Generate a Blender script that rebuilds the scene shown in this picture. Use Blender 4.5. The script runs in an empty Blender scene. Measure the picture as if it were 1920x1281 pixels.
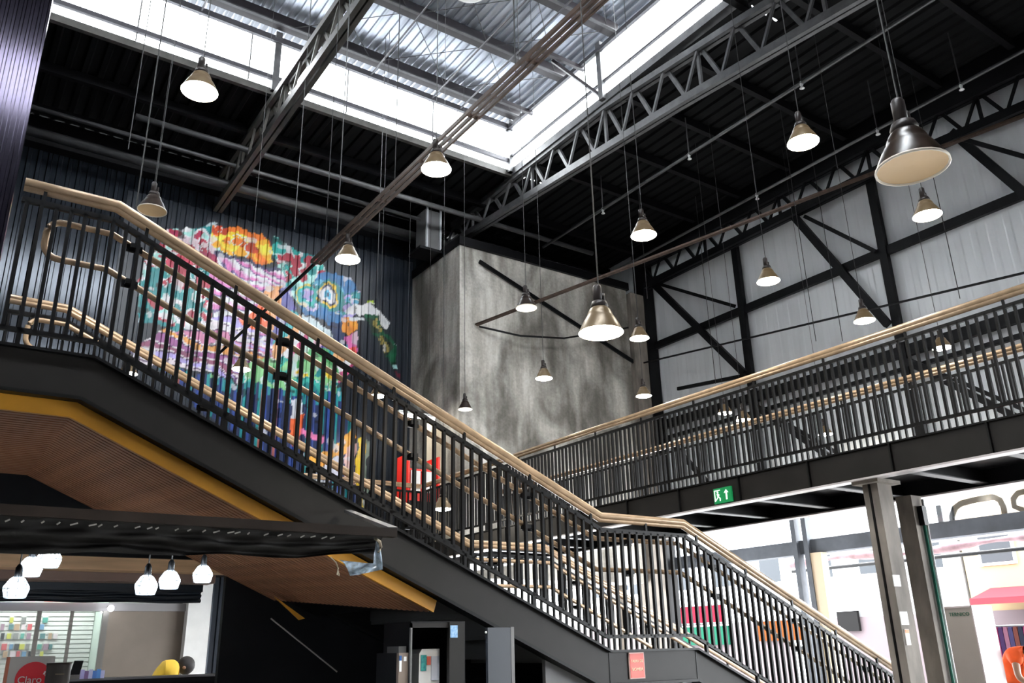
import bpy, math, random
import numpy as np
from mathutils import Vector, Matrix

# ------------------------------------------------------------------ camera, sky, exposure
random.seed(7); rng = np.random.default_rng(7)
S = bpy.context.scene
COL = S.collection
YAW, TILT, ROLL, FPX = math.radians(55.013), math.radians(19.883), math.radians(-1.349), 1583.26
CAM = np.array([0.0, 0.0, 1.6])
_f = np.array([math.cos(YAW)*math.cos(TILT), math.sin(YAW)*math.cos(TILT), math.sin(TILT)])
_r0 = np.array([math.sin(YAW), -math.cos(YAW), 0.0]); _u0 = np.cross(_r0, _f)
_r = math.cos(ROLL)*_r0 + math.sin(ROLL)*_u0
_u = -math.sin(ROLL)*_r0 + math.cos(ROLL)*_u0
cd = bpy.data.cameras.new('camera'); cam = bpy.data.objects.new('camera', cd); COL.objects.link(cam)
cam.matrix_world = Matrix(((_r[0], _u[0], -_f[0], CAM[0]), (_r[1], _u[1], -_f[1], CAM[1]), (_r[2], _u[2], -_f[2], CAM[2]), (0, 0, 0, 1)))
cd.sensor_width = 36.0; cd.lens = FPX/1920*36.0; cd.clip_start = 0.05; cd.clip_end = 300
S.camera = cam

w = bpy.data.worlds.new('sky'); S.world = w; w.use_nodes = True
bg = w.node_tree.nodes['Background']; bg.inputs[0].default_value = (0.93, 0.97, 1.0, 1); bg.inputs[1].default_value = 16.0
S.view_settings.view_transform = 'Standard'; S.view_settings.look = 'None'
S.view_settings.exposure = 0.75; S.view_settings.gamma = 1.0; S.view_settings.use_curve_mapping = False

# surveying helpers: where does the line of sight through a photo point meet a real plane?
def _ray(x, y): return (x-960)/FPX*_r - (y-640.5)/FPX*_u + _f
def onY(x, y, Y): d = _ray(x, y); return CAM + d*(Y/d[1])
def onX(x, y, X): d = _ray(x, y); return CAM + d*(X/d[0])
def onZ(x, y, Z): d = _ray(x, y); return CAM + d*((Z-CAM[2])/d[2])

# ------------------------------------------------------------------ materials
MATS = {}
def mat(name, col, rough=0.5, metal=0.0, noise=0.0, scale=6.0, stretch=(1, 1, 1), bump=0.0, emit=None, es=0.0, spec=0.5, col2=None, alpha=None, detail=4.0):
    if name in MATS: return MATS[name]
    m = bpy.data.materials.new(name); m.use_nodes = True; nt = m.node_tree; n = nt.nodes; L = nt.links
    b = n['Principled BSDF']
    b.inputs['Base Color'].default_value = (*col, 1); b.inputs['Roughness'].default_value = rough
    b.inputs['Metallic'].default_value = metal; b.inputs['Specular IOR Level'].default_value = spec
    if emit: b.inputs['Emission Color'].default_value = (*emit, 1); b.inputs['Emission Strength'].default_value = es
    if noise or bump or col2:
        tc = n.new('ShaderNodeTexCoord'); mp = n.new('ShaderNodeMapping'); mp.inputs['Scale'].default_value = stretch
        ns = n.new('ShaderNodeTexNoise'); ns.inputs['Scale'].default_value = scale; ns.inputs['Detail'].default_value = detail
        L.new(tc.outputs['Object'], mp.inputs[0]); L.new(mp.outputs[0], ns.inputs[0])
        cr = n.new('ShaderNodeValToRGB')
        c2 = col2 if col2 else tuple(min(1, c*(1+noise)) for c in col)
        c1 = col if col2 else tuple(c*(1-noise) for c in col)
        cr.color_ramp.elements[0].position = 0.3; cr.color_ramp.elements[1].position = 0.7
        cr.color_ramp.elements[0].color = (*c1, 1); cr.color_ramp.elements[1].color = (*c2, 1)
        L.new(ns.outputs['Fac'], cr.inputs[0]); L.new(cr.outputs[0], b.inputs['Base Color'])
        if bump:
            bp = n.new('ShaderNodeBump'); bp.inputs['Strength'].default_value = bump; bp.inputs['Distance'].default_value = 0.02
            L.new(ns.outputs['Fac'], bp.inputs['Height']); L.new(bp.outputs[0], b.inputs['Normal'])
    MATS[name] = m; return m

def pane_mat(name, frac, tint=(1, 1, 1)):
    m = bpy.data.materials.new(name); m.use_nodes = True; nt = m.node_tree; n = nt.nodes; L = nt.links
    n.remove(n['Principled BSDF']); out = n['Material Output']
    t = n.new('ShaderNodeBsdfTransparent'); t.inputs[0].default_value = (*tint, 1)
    d = n.new('ShaderNodeBsdfTranslucent'); d.inputs[0].default_value = (0.9, 0.92, 0.95, 1)
    g = n.new('ShaderNodeBsdfGlossy'); g.inputs['Roughness'].default_value = 0.08
    m1 = n.new('ShaderNodeMixShader'); m1.inputs[0].default_value = frac
    m2 = n.new('ShaderNodeMixShader'); m2.inputs[0].default_value = 0.05
    L.new(t.outputs[0], m1.inputs[1]); L.new(d.outputs[0], m1.inputs[2])
    L.new(m1.outputs[0], m2.inputs[1]); L.new(g.outputs[0], m2.inputs[2]); L.new(m2.outputs[0], out.inputs[0])
    MATS[name] = m; return m

def concrete_mat():
    m = bpy.data.materials.new('board_marked_concrete'); m.use_nodes = True; nt = m.node_tree; n = nt.nodes; L = nt.links
    b = n['Principled BSDF']; b.inputs['Roughness'].default_value = 0.75
    tc = n.new('ShaderNodeTexCoord')
    def nz(scale, st, det=5, dist=0.0):
        mp = n.new('ShaderNodeMapping'); mp.inputs['Scale'].default_value = st; L.new(tc.outputs['Object'], mp.inputs[0])
        x = n.new('ShaderNodeTexNoise'); x.inputs['Scale'].default_value = scale; x.inputs['Detail'].default_value = det; x.inputs['Distortion'].default_value = dist
        L.new(mp.outputs[0], x.inputs[0]); return x
    a = nz(0.75, (1, 1, 0.55), 8, 0.6); s = nz(5.0, (1, 1, 0.12), 4); f = nz(18, (1, 1, 1), 5)
    r1 = n.new('ShaderNodeValToRGB'); e = r1.color_ramp.elements
    e[0].position = 0.40; e[0].color = (0.185, 0.172, 0.150, 1); e[1].position = 0.60; e[1].color = (0.66, 0.635, 0.58, 1)
    L.new(a.outputs['Fac'], r1.inputs[0])
    r2 = n.new('ShaderNodeValToRGB'); e = r2.color_ramp.elements
    e[0].position = 0.35; e[0].color = (0.55, 0.53, 0.5, 1); e[1].position = 0.65; e[1].color = (1, 1, 1, 1)
    L.new(s.outputs['Fac'], r2.inputs[0])
    mx = n.new('ShaderNodeMixRGB'); mx.blend_type = 'MULTIPLY'; mx.inputs[0].default_value = 0.8
    L.new(r1.outputs[0], mx.inputs[1]); L.new(r2.outputs[0], mx.inputs[2])
    mx2 = n.new('ShaderNodeMixRGB'); mx2.blend_type = 'OVERLAY'; mx2.inputs[0].default_value = 0.35
    L.new(mx.outputs[0], mx2.inputs[1]); L.new(f.outputs['Fac'], mx2.inputs[2]); L.new(mx2.outputs[0], b.inputs['Base Color'])
    bp = n.new('ShaderNodeBump'); bp.inputs['Strength'].default_value = 0.25; bp.inputs['Distance'].default_value = 0.02
    L.new(f.outputs['Fac'], bp.inputs['Height']); L.new(bp.outputs[0], b.inputs['Normal'])
    MATS['concrete'] = m; return m

def attr_mat(name, rough, spec=0.5):
    m = bpy.data.materials.new(name); m.use_nodes = True; nt = m.node_tree; n = nt.nodes
    b = n['Principled BSDF']; b.inputs['Roughness'].default_value = rough; b.inputs['Specular IOR Level'].default_value = spec
    a = n.new('ShaderNodeAttribute'); a.attribute_name = 'paint'
    nt.links.new(a.outputs['Color'], b.inputs['Base Color']); MATS[name] = m; return m

BLK = mat('black_paint', (0.0045, 0.0045, 0.005), 0.42, spec=0.22, noise=0.3, scale=12)
GOLD = mat('tan_rail', (0.48, 0.335, 0.21), 0.26, 0.2, noise=0.18, scale=9, stretch=(1, 1, 1))
STRING = mat('stringer_grey', (0.0115, 0.010, 0.0088), 0.5, spec=0.28, noise=0.25, scale=3)
WOOD = mat('slat_wood', (0.30, 0.135, 0.07), 0.5, noise=0.35, scale=5, stretch=(0.5, 6, 6))
YEL = mat('ochre_board', (0.55, 0.25, 0.016), 0.5, noise=0.15, scale=3)
DCLAD = mat('dark_cladding', (0.030, 0.037, 0.048), 0.15, 0.45, noise=0.2, scale=2, stretch=(1, 1, 0.3))
ROOFD = mat('dark_roof', (0.0035, 0.0037, 0.0042), 0.65, spec=0.12, noise=0.4, scale=1.5)
BLKST = mat('black_steel', (0.004, 0.004, 0.005), 0.5, spec=0.2, noise=0.3, scale=4)
GREYST = mat('grey_steel', (0.085, 0.085, 0.088), 0.45, 0.3, noise=0.25, scale=5)
OLIVEST = mat('olive_steel', (0.055, 0.053, 0.048), 0.5, 0.2, noise=0.25, scale=5)
GALV = mat('galvanised', (0.40, 0.43, 0.48), 0.30, 0.6, noise=0.35, scale=1.8, stretch=(2, 0.4, 1))
WPAN = mat('white_panel', (0.66, 0.68, 0.70), 0.25, 0.0, noise=0.06, scale=1.3, stretch=(1, 3, 0.3), bump=0.05)
CONC = concrete_mat()
CONC2 = mat('column_concrete', (0.20, 0.175, 0.15), 0.8, noise=0.35, scale=5, stretch=(1, 1, 0.4), bump=0.3)
FLOORM = mat('floor_concrete', (0.38, 0.37, 0.36), 0.4, noise=0.2, scale=2)
BULK = mat('bulkhead_dark', (0.004, 0.0045, 0.006), 0.5, spec=0.2, noise=0.3, scale=3)
GREYP = mat('grey_panel', (0.14, 0.14, 0.14), 0.45, noise=0.1, scale=3)
TAN = mat('tan_timber', (0.62, 0.40, 0.22), 0.5, noise=0.2, scale=4, stretch=(0.4, 6, 6))
PIPEM = mat('pipe_grey', (0.09, 0.09, 0.092), 0.4, 0.4, noise=0.2, scale=6)
TRAYM = mat('tray_copper', (0.085, 0.055, 0.042), 0.42, 0.5, noise=0.3, scale=8)
WIRE = mat('wire_grey', (0.055, 0.055, 0.055), 0.5, 0.3)
WHITE = mat('white_paint', (0.8, 0.8, 0.79), 0.5, noise=0.05, scale=4)
PANE = pane_mat('polycarbonate', 0.25)
GLASS = pane_mat('clear_glass', 0.04)

# ------------------------------------------------------------------ mesh builder
class MB:
    def __init__(s): s.v = []; s.f = []
    def add(s, V, F):
        o = len(s.v); s.v += [tuple(map(float, p)) for p in V]; s.f += [tuple(i+o for i in q) for q in F]; return s
    def box(s, a, b):
        x0, y0, z0 = a; x1, y1, z1 = b
        return s.add([(x0,y0,z0),(x1,y0,z0),(x1,y1,z0),(x0,y1,z0),(x0,y0,z1),(x1,y0,z1),(x1,y1,z1),(x0,y1,z1)],
                     [(0,3,2,1),(4,5,6,7),(0,1,5,4),(1,2,6,5),(2,3,7,6),(3,0,4,7)])
    def bar(s, p, q, w, h, up=(0, 0, 1)):
        p = Vector(p); q = Vector(q); d = (q-p).normalized(); up = Vector(up)
        if abs(d.dot(up)) > 0.98: up = Vector((0, 1, 0))
        sd = d.cross(up).normalized()*w/2; uu = sd.cross(d).normalized()*h/2
        V = [c+a*sd+b*uu for c in (p, q) for a, b in ((-1,-1),(1,-1),(1,1),(-1,1))]
        return s.add(V, [(0,3,2,1),(4,5,6,7),(0,1,5,4),(1,2,6,5),(2,3,7,6),(3,0,4,7)])
    def tube(s, pts, r, n=8, cap=True):
        pts = [Vector(p) for p in pts]; rings = []; o = len(s.v)
        rr = r if isinstance(r, (list, tuple)) else [r]*len(pts)
        for i, p in enumerate(pts):
            d = (pts[min(i+1, len(pts)-1)]-pts[max(i-1, 0)]).normalized()
            a = Vector((0, 0, 1)) if abs(d.z) < 0.95 else Vector((1, 0, 0))
            x = d.cross(a).normalized(); y = d.cross(x)
            rings.append([p+rr[i]*(math.cos(2*math.pi*k/n)*x+math.sin(2*math.pi*k/n)*y) for k in range(n)])
        F = []
        for i in range(len(pts)-1):
            for k in range(n): F.append((i*n+k, i*n+(k+1) % n, (i+1)*n+(k+1) % n, (i+1)*n+k))
        if cap: F.append(tuple(range(n-1, -1, -1))); F.append(tuple((len(pts)-1)*n+k for k in range(n)))
        return s.add([p for R in rings for p in R], F)
    def lathe(s, prof, c=(0, 0, 0), n=24):
        V = []; F = []
        for r, z in prof:
            for k in range(n): V.append((c[0]+r*math.cos(2*math.pi*k/n), c[1]+r*math.sin(2*math.pi*k/n), c[2]+z))
        for i in range(len(prof)-1):
            for k in range(n): F.append((i*n+k, i*n+(k+1) % n, (i+1)*n+(k+1) % n, (i+1)*n+k))
        return s.add(V, F)
    def prism(s, poly, axis, a, b):
        n = len(poly)
        def P(u, v, t): return {'x': (t, u, v), 'y': (u, t, v), 'z': (u, v, t)}[axis]
        V = [P(u, v, a) for u, v in poly]+[P(u, v, b) for u, v in poly]
        return s.add(V, [tuple(range(n)), tuple(range(2*n-1, n-1, -1))]+[(i, (i+1) % n, n+(i+1) % n, n+i) for i in range(n)])
    def ball(s, c, r, n=12, m=8):
        return s.lathe([(r*math.sin(math.pi*i/m)+1e-4, -r*math.cos(math.pi*i/m)) for i in range(m+1)], c, n)

WL = {}
def wl(o): return WL.get(o.name, Vector((0, 0, 0)))
def link(name, data, parent=None, loc=(0, 0, 0)):
    o = bpy.data.objects.new(name, data); COL.objects.link(o); loc = Vector(loc)
    WL[o.name] = loc
    if parent is not None: o.parent = parent; o.location = loc-wl(parent)
    else: o.location = loc
    return o
def mesh(mb, m, smooth=False, org=(0, 0, 0), name='mesh'):
    me = bpy.data.meshes.new(name)
    V = [(x-org[0], y-org[1], z-org[2]) for x, y, z in mb.v]
    me.from_pydata(V, [], mb.f)
    me.materials.append(m)
    import bmesh
    bm = bmesh.new(); bm.from_mesh(me); bmesh.ops.recalc_face_normals(bm, faces=bm.faces); bm.to_mesh(me); bm.free()
    if smooth:
        for p in me.polygons: p.use_smooth = True
    me.update(); return me
def tag(o, label=None, cat=None, group=None, kind=None):
    if label: o['label'] = label
    if cat: o['category'] = cat
    if group: o['group'] = group
    if kind: o['kind'] = kind
    return o
def obj(name, mb, m, parent=None, smooth=False, org=None):
    if org is None:
        a = np.array(mb.v); org = tuple((a.min(0)+a.max(0))/2)
        if parent is None: org = (org[0], org[1], float(a[:, 2].min()))
    return link(name, mesh(mb, m, smooth, org, name), parent, org)
def struct(name, mb, m): return tag(obj(name, mb, m), kind='structure')
def thing(name, loc, label, cat, group=None): return tag(link(name, None, None, loc), label, cat, group)
def group_struct(name, loc): return tag(link(name, None, None, loc), kind='structure')
def shared(name, me, parent, loc): return link(name, me, parent, loc)

def corrugated(axis_along, a0, a1, b0, b1, base, period, depth, rib=0.4, sign=1):
    """sheet spanning a (profile direction) x b (plain direction); returns profile points (a, offset)"""
    pts = []; t = a0
    while t < a1-1e-6:
        for fr, d in ((0, 0), (1-rib-0.1, 0), (1-rib, depth), (0.9, depth)):
            x = t+fr*period
            if x < a1: pts.append((x, d*sign))
        t += period
    pts.append((a1, 0)); return pts
def sheet_xz(x0, x1, z0, z1, Y, period, depth, sign=-1):
    p = corrugated('x', x0, x1, z0, z1, Y, period, depth, sign=sign); mb = MB(); n = len(p)
    mb.add([(x, Y+d, z0) for x, d in p]+[(x, Y+d, z1) for x, d in p], [(i, i+1, n+i+1, n+i) for i in range(n-1)]); return mb
def sheet_yz(y0, y1, z0, z1, X, period, depth, sign=-1):
    p = corrugated('y', y0, y1, z0, z1, X, period, depth, sign=sign); mb = MB(); n = len(p)
    mb.add([(X+d, y, z0) for y, d in p]+[(X+d, y, z1) for y, d in p], [(i, i+1, n+i+1, n+i) for i in range(n-1)]); return mb
def sheet_xy(x0, x1, y0, y1, Z, period, depth, sign=-1):
    p = corrugated('x', x0, x1, y0, y1, Z, period, depth, sign=sign); mb = MB(); n = len(p)
    mb.add([(x, y0, Z+d) for x, d in p]+[(x, y1, Z+d) for x, d in p], [(i, i+1, n+i+1, n+i) for i in range(n-1)]); return mb

# ------------------------------------------------------------------ main dimensions
YM = 19.0            # mural wall
XR = 16.5            # white panel wall
ZR = 12.75           # main roof underside
LX0, LX1, LY0, LY1, ZL = -7.0, 10.65, 7.8, 15.1, 14.25   # roof lantern
XW0, XW1, ZD = 7.4, 9.05, 3.34                            # walkway
YMZ = 13.55                                               # front edge of the back mezzanine
YS0, YS1 = 5.5, 7.65                                      # staircase

# ------------------------------------------------------------------ room shell
struct('floor', MB().box((-9, -8, -0.2), (17.2, 19.4, 0)), FLOORM)
tag(obj('street_ground', MB().box((17.2, -12, -0.2), (60, 45, -0.02)), mat('asphalt', (0.3, 0.3, 0.3), 0.8, noise=0.2, scale=3)), kind='structure')

# main roof: dark sheets around the lantern opening
roof = group_struct('ceiling', (4, 6, ZR))
def roof_sheet(x0, x1, y0, y1): obj('roof_sheet', sheet_xy(x0, x1, y0, y1, ZR+0.05, 0.3, 0.05), ROOFD, roof)
xs = [-9+1.5*i for i in range(18)]
for x in xs:
    x1 = min(x+1.5, 17.2)
    roof_sheet(x, x1, LY1, 19.4); roof_sheet(x, x1, 2.4, LY0); roof_sheet(x, x1, -8, 0.4)
    if -6 <= x < 4.4: obj('added_roof_pane', MB().box((x, 0.4, ZR+0.03), (x1-0.03, 2.4, ZR+0.045)), PANE, roof)  # out-of-view skylight strip, added for cladding highlights and light on front faces
    else: roof_sheet(x, x1, 0.4, 2.4)
    if x >= LX1-1.5: roof_sheet(max(x, LX1), x1, LY0, LY1)
for y in (18.2, 16.6, 7.1, 5.6, 4.2):
    obj('purlin', MB().box((-9, y-0.06, ZR-0.2), (17.0, y+0.06, ZR)), BLKST, roof)
for y in (14.2, 12.6, 11.0, 9.4):
    obj('purlin', MB().box((LX1+0.2, y-0.06, ZR-0.2), (17.0, y+0.06, ZR)), BLKST, roof)
# curb under the lantern
obj('curb', MB().box((LX0, LY1, ZR-0.06), (LX1+0.2, LY1+0.10, ZR+0.10)), OLIVEST, roof)
obj('curb', MB().box((LX1, LY0-0.3, ZR-0.05), (LX1+0.2, LY1+0.3, ZR+0.14)), GREYST, roof)
obj('curb', MB().box((LX0, LY0-0.12, ZR-0.25), (LX1+0.2, LY0, ZR+0.2)), BLKST, roof)

# roof lantern: glazed sides and silver corrugated lid
lan = group_struct('trim_1', (3, 11, ZR))
FR = mat('lantern_frame', (0.05, 0.048, 0.055), 0.45, 0.2, noise=0.2, scale=5)
z0, z1 = ZR+0.12, ZL-0.1
for x0 in [LX0+2.2*i for i in range(8)]:
    x1 = min(x0+2.2, LX1)
    if x1-x0 > 0.2:
        obj('glazing_pane', MB().box((x0+0.01, LY1-0.01, z0), (x1-0.01, LY1+0.01, z1)), PANE, lan)
        obj('glazing_pane', MB().box((x0+0.01, LY0-0.01, z0), (x1-0.01, LY0+0.01, z1)), PANE, lan)
        obj('glazing_bar', MB().box((x1-0.012, LY1-0.03, z0), (x1+0.012, LY1+0.03, z1)), WIRE, lan)
for y0 in [LY0+1.83*i for i in range(4)]:
    y1 = min(y0+1.83, LY1)
    obj('glazing_pane', MB().box((LX1-0.01, y0+0.01, z0), (LX1+0.01, y1-0.01, z1)), PANE, lan)
for z in (ZR+0.34,):
    obj('glazing_rail', MB().box((LX0, LY1-0.06, z-0.05), (LX1, LY1+0.02, z+0.05)), FR, lan)
    obj('glazing_rail', MB().box((LX1-0.06, LY0, z+0.08), (LX1+0.0, LY1, z+0.13)), FR, lan)
for k, dz in enumerate((-0.02, -0.16)):
    obj('eaves_rail', MB().box((LX0, LY1-0.05-0.1*k, z1+dz-0.04), (LX1, LY1+0.03-0.1*k, z1+dz+0.04)), FR, lan)
    obj('eaves_rail', MB().box((LX1-0.05-0.1*k, LY0, z1+dz-0.04), (LX1+0.03-0.1*k, LY1, z1+dz+0.04)), FR, lan)
for x in (4.55, LX1-0.02): obj('lantern_post', MB().box((x-0.07, LY1-0.1, ZR), (x+0.07, LY1+0.02, ZL)), GREYST, lan)
for y in (11.5, LY1-0.05, LY0+0.05): obj('lantern_post', MB().box((LX1-0.1, y-0.07, ZR), (LX1+0.03, y+0.07, ZL)), GREYST, lan)
lid = group_struct('trim_2', (3, 11, ZL))
for i in range(12):
    x0 = LX0-0.3+1.52*i; x1 = min(x0+1.52, LX1+0.4)
    obj('roof_sheet', sheet_xy(x0, x1, LY0-0.4, LY1+0.45, ZL+0.3, 0.19, 0.035), GALV, lid)
for y in (14.83, 12.97, 11.1, 9.25, 8.0):
    obj('lid_purlin', MB().box((LX0, y-0.1, ZL-0.02), (LX1+0.1, y+0.1, ZL+0.24)), mat('plum_steel', (0.016, 0.012, 0.015), 0.5, noise=0.3, scale=4), lid)
    obj('purlin_flange', MB().box((LX0, y-0.17, ZL-0.05), (LX1+0.1, y-0.10, ZL-0.02)), GREYST, lid)
for x in (1.0, 2.9, 6.7, 8.3, 9.08):
    obj('lid_rod', MB().tube([(x, LY0, 14.0), (x, LY1, 14.0)], 0.022, 6), FR, lid)
for x0 in (4.7, 6.7, 8.6):
    for ya, yb in ((14.8, 12.97), (12.97, 11.1), (11.1, 9.25)):
        obj('bracing_wire', MB().tube([(x0, ya, ZL+0.02), (x0+1.9, yb, ZL+0.02)], 0.009, 5), WIRE, lid)
        obj('bracing_wire', MB().tube([(x0+1.9, ya, ZL+0.05), (x0, yb, ZL+0.05)], 0.009, 5), WIRE, lid)
for y in (14.1, 12.1): obj('tie_beam', MB().box((LX1-1.4, y-0.04, 13.9), (LX1, y+0.04, 14.0)), mat('plum_steel', (0, 0, 0)), lid)
tb = obj('tie_beam', MB().bar((9.9, 12.3, 14.0), (10.7, 11.55, 12.85), 0.07, 0.07), mat('plum_steel', (0, 0, 0)), lid)
vent = thing('roof_ventilator', (7.25, 11.55, ZL-0.2), 'round ventilator ring set in the silver lantern roof', 'ventilator')
obj('ring', MB().tube([(7.25+0.34*math.cos(a), 11.55+0.34*math.sin(a), ZL-0.12) for a in np.linspace(0, 2*math.pi, 33)], 0.045, 8, cap=False), WHITE, vent, True)
obj('throat', MB().lathe([(0.30, 0.3), (0.30, 0.0), (0.26, 0.0), (0.26, 0.3)], (7.25, 11.55, ZL-0.12)), GALV, vent, True)
obj('disc', MB().lathe([(0.001, 0.2), (0.29, 0.2)], (7.25, 11.55, ZL-0.12)), mat('mint_disc', (0.35, 0.5, 0.47), 0.5), vent)

# back wall with the mural
wb = group_struct('wall_back', (2, YM, 0))
MX0, MX1, MZ0, MZ1 = 2.6, 10.0, 3.4, 11.7
for i in range(10):
    x0 = -9+1.2*i; x1 = min(x0+1.2, MX0)
    if x1 > x0+0.05: obj('cladding_sheet', sheet_xz(x0, x1, 0, ZR, YM, 0.2, 0.035), DCLAD, wb)
x0 = MX1
while x0 < 17: obj('cladding_sheet', sheet_xz(x0, min(x0+1.2, 17.2), 3.06, ZR, YM, 0.2, 0.035), DCLAD, wb); x0 += 1.2
obj('cladding_sheet', sheet_xz(MX0, 8.6, 0, MZ0, YM, 0.2, 0.035), DCLAD, wb); obj('cladding_sheet', sheet_xz(8.6, MX1, 3.06, MZ0, YM, 0.2, 0.035), DCLAD, wb)
obj('cladding_sheet', sheet_xz(MX0, MX1, MZ1, ZR, YM, 0.2, 0.035), DCLAD, wb)
obj('eaves_beam', MB().box((-9, YM-0.35, 12.1), (10, YM-0.05, ZR)), BLKST, wb)

def W(p): q = onY(p[0], p[1], YM); return (q[0], q[2])
def vnoise(X, Z, s, seed):
    g = np.random.default_rng(seed).random((64, 64)); a = X*s; b = Z*s
    i = np.floor(a).astype(int); j = np.floor(b).astype(int); u = a-i; v = b-j
    u = u*u*(3-2*u); v = v*v*(3-2*v); G = lambda p, q: g[p % 64, q % 64]
    return (G(i, j)*(1-u)+G(i+1, j)*u)*(1-v)+(G(i, j+1)*(1-u)+G(i+1, j+1)*u)*v
def inside(X, Z, poly):
    r = np.zeros(X.shape, bool); n = len(poly)
    for k in range(n):
        x1, z1 = poly[k]; x2, z2 = poly[(k+1) % n]
        c = ((z1 > Z) != (z2 > Z)); d = z2-z1 if abs(z2-z1) > 1e-9 else 1e-9
        r ^= c & (X < (x2-x1)*(Z-z1)/d+x1)
    return r
def paint_mural(X, Z):
    base = np.array([0.020, 0.026, 0.036]); C = np.tile(base, (X.size, 1)); M = np.zeros(X.size, bool)
    wx = X+0.22*(vnoise(X, Z, 2.2, 1)-0.5)+0.10*(vnoise(X, Z, 6, 2)-0.5)
    wz = Z+0.22*(vnoise(X, Z, 2.2, 3)-0.5)+0.10*(vnoise(X, Z, 6, 4)-0.5)
    def put(mask, col): C[mask] = col
    def P(pts): return inside(wx, wz, [W(p) for p in pts])
    def blobs(mask, cols, n, r0, r1, seed, box):
        q = np.random.default_rng(seed); (ax, az), (bx, bz) = W(box[0]), W(box[1])
        for _ in range(n):
            cx = q.uniform(ax, bx); cz = q.uniform(bz, az); r = q.uniform(r0, r1); el = q.uniform(0.7, 1.4)
            dd = ((wx-cx)/el)**2+(wz-cz)**2; put(mask & (dd < r*r), cols[q.integers(len(cols))])
            if q.random() < 0.55: put(mask & (dd < r*r*0.36), cols[q.integers(len(cols))])
            if q.random() < 0.35: put(mask & (dd < r*r) & (dd > r*r*0.72), (0.72, 0.80, 0.80))
    teal = (0.01, 0.26, 0.27); mint = (0.42, 0.78, 0.72); white = (0.80, 0.80, 0.82); red = (0.42, 0.025, 0.055); orange = (0.85, 0.20, 0.02); yellow = (0.9, 0.60, 0.03)
    pink = (0.72, 0.22, 0.52); purple = (0.20, 0.05, 0.24); lilac = (0.48, 0.40, 0.75); blue = (0.02, 0.17, 0.42); navy = (0.015, 0.03, 0.10); green = (0.09, 0.42, 0.14); lgreen = (0.28, 0.62, 0.28); sky = (0.10, 0.45, 0.65)
    # left leafy field
    m = P([(262, 610), (262, 530), (282, 485), (318, 445), (350, 428), (410, 424), (420, 500), (400, 560), (395, 600), (330, 625)]); put(m, teal)
    blobs(m, [mint, teal, white], 46, 0.12, 0.24, 11, ((255, 425), (420, 620)))
    blobs(m, [red, red, (0.55, 0.05, 0.10), white], 54, 0.07, 0.17, 12, ((255, 425), (420, 620)))
    m2 = P([(318, 445), (350, 428), (412, 424), (415, 520), (360, 495)]); blobs(m2, [white, mint, (0.75, 0.6, 0.66)], 40, 0.12, 0.22, 13, ((315, 425), (415, 520)))
    blobs(m2, [red, (0.35, 0.02, 0.08)], 14, 0.07, 0.13, 14, ((330, 430), (400, 510)))
    # orange cloud
    m = P([(402, 432), (440, 424), (485, 436), (508, 458), (508, 486), (470, 494), (425, 478), (396, 462)]); put(m, orange)
    blobs(m, [yellow, (0.95, 0.75, 0.08), (0.95, 0.45, 0.03)], 26, 0.12, 0.26, 15, ((400, 440), (500, 485))); blobs(m, [(0.55, 0.05, 0.01), orange], 12, 0.07, 0.14, 16, ((400, 425), (505, 490)))
    # right leafy field
    m = P([(505, 440), (545, 456), (590, 486), (622, 520), (604, 548), (560, 572), (530, 540), (515, 500)]); put(m, mint)
    blobs(m, [teal, (0.02, 0.40, 0.36), white], 34, 0.10, 0.2, 17, ((505, 445), (625, 560))); blobs(m, [red, (0.5, 0.03, 0.06)], 16, 0.08, 0.15, 18, ((510, 450), (620, 545)))
    # pink and white sweeping bands
    m = P([(400, 478), (470, 492), (512, 498), (535, 525), (535, 600), (505, 640), (450, 655), (405, 610), (400, 560)])
    t = (wz*1.0+0.55*(wx-5.5)*np.sin(wz*1.3)+0.25*vnoise(X, Z, 1.4, 5))*3.6
    ph = t-np.floor(t); put(m, white); put(m & (ph < 0.28), pink); put(m & (ph > 0.28) & (ph < 0.40), (0.80, 0.50, 0.72)); put(m & (ph > 0.86), (0.18, 0.12, 0.30))
    put(P([(402, 476), (440, 480), (520, 500), (520, 506), (440, 488), (402, 484)]), (0.05, 0.05, 0.12))
    put(P([(495, 545), (532, 540), (534, 600), (500, 618), (480, 600)]), (0.85, 0.40, 0.16)); put(P([(440, 600), (500, 570), (505, 605), (450, 640)]), (0.88, 0.13, 0.02))
    put(P([(532, 540), (548, 540), (552, 640), (530, 660), (500, 650)]), (0.12, 0.11, 0.38))
    # wing feathers
    m = P([(252, 652), (300, 628), (380, 600), (440, 590), (500, 650), (560, 655), (560, 690), (480, 720), (380, 702), (300, 688), (255, 676)])
    t = (wz+0.18*(wx-4)+0.5*vnoise(X, Z, 1.1, 6))*5.0; ph = t-np.floor(t); k = np.floor(t).astype(int) % 6
    cols = [(0.35, 0.10, 0.30), (0.80, 0.36, 0.08), (0.62, 0.22, 0.38), (0.75, 0.68, 0.72), lilac, (0.30, 0.08, 0.16)]
    for i in range(6): put(m & (k == i), cols[i])
    put(m & (ph < 0.16), (0.85, 0.80, 0.82)); put(m & (ph > 0.88), (0.10, 0.03, 0.12)); put(m & (wx > W((440, 640))[0]) & (ph > 0.45) & (ph < 0.7), lilac)
    # breast and body
    m = P([(545, 585), (600, 620), (640, 640), (662, 655), (660, 690), (640, 720), (580, 730), (520, 700), (510, 650)])
    t = (wx*0.9-wz*0.5+0.4*vnoise(X, Z, 1.5, 7))*5; k = np.floor(t).astype(int) % 7
    cols = [(0.05, 0.40, 0.42), (0.85, 0.45, 0.20), white, (0.65, 0.10, 0.25), (0.50, 0.72, 0.60), (0.80, 0.5, 0.6), (0.16, 0.10, 0.40)]
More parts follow.
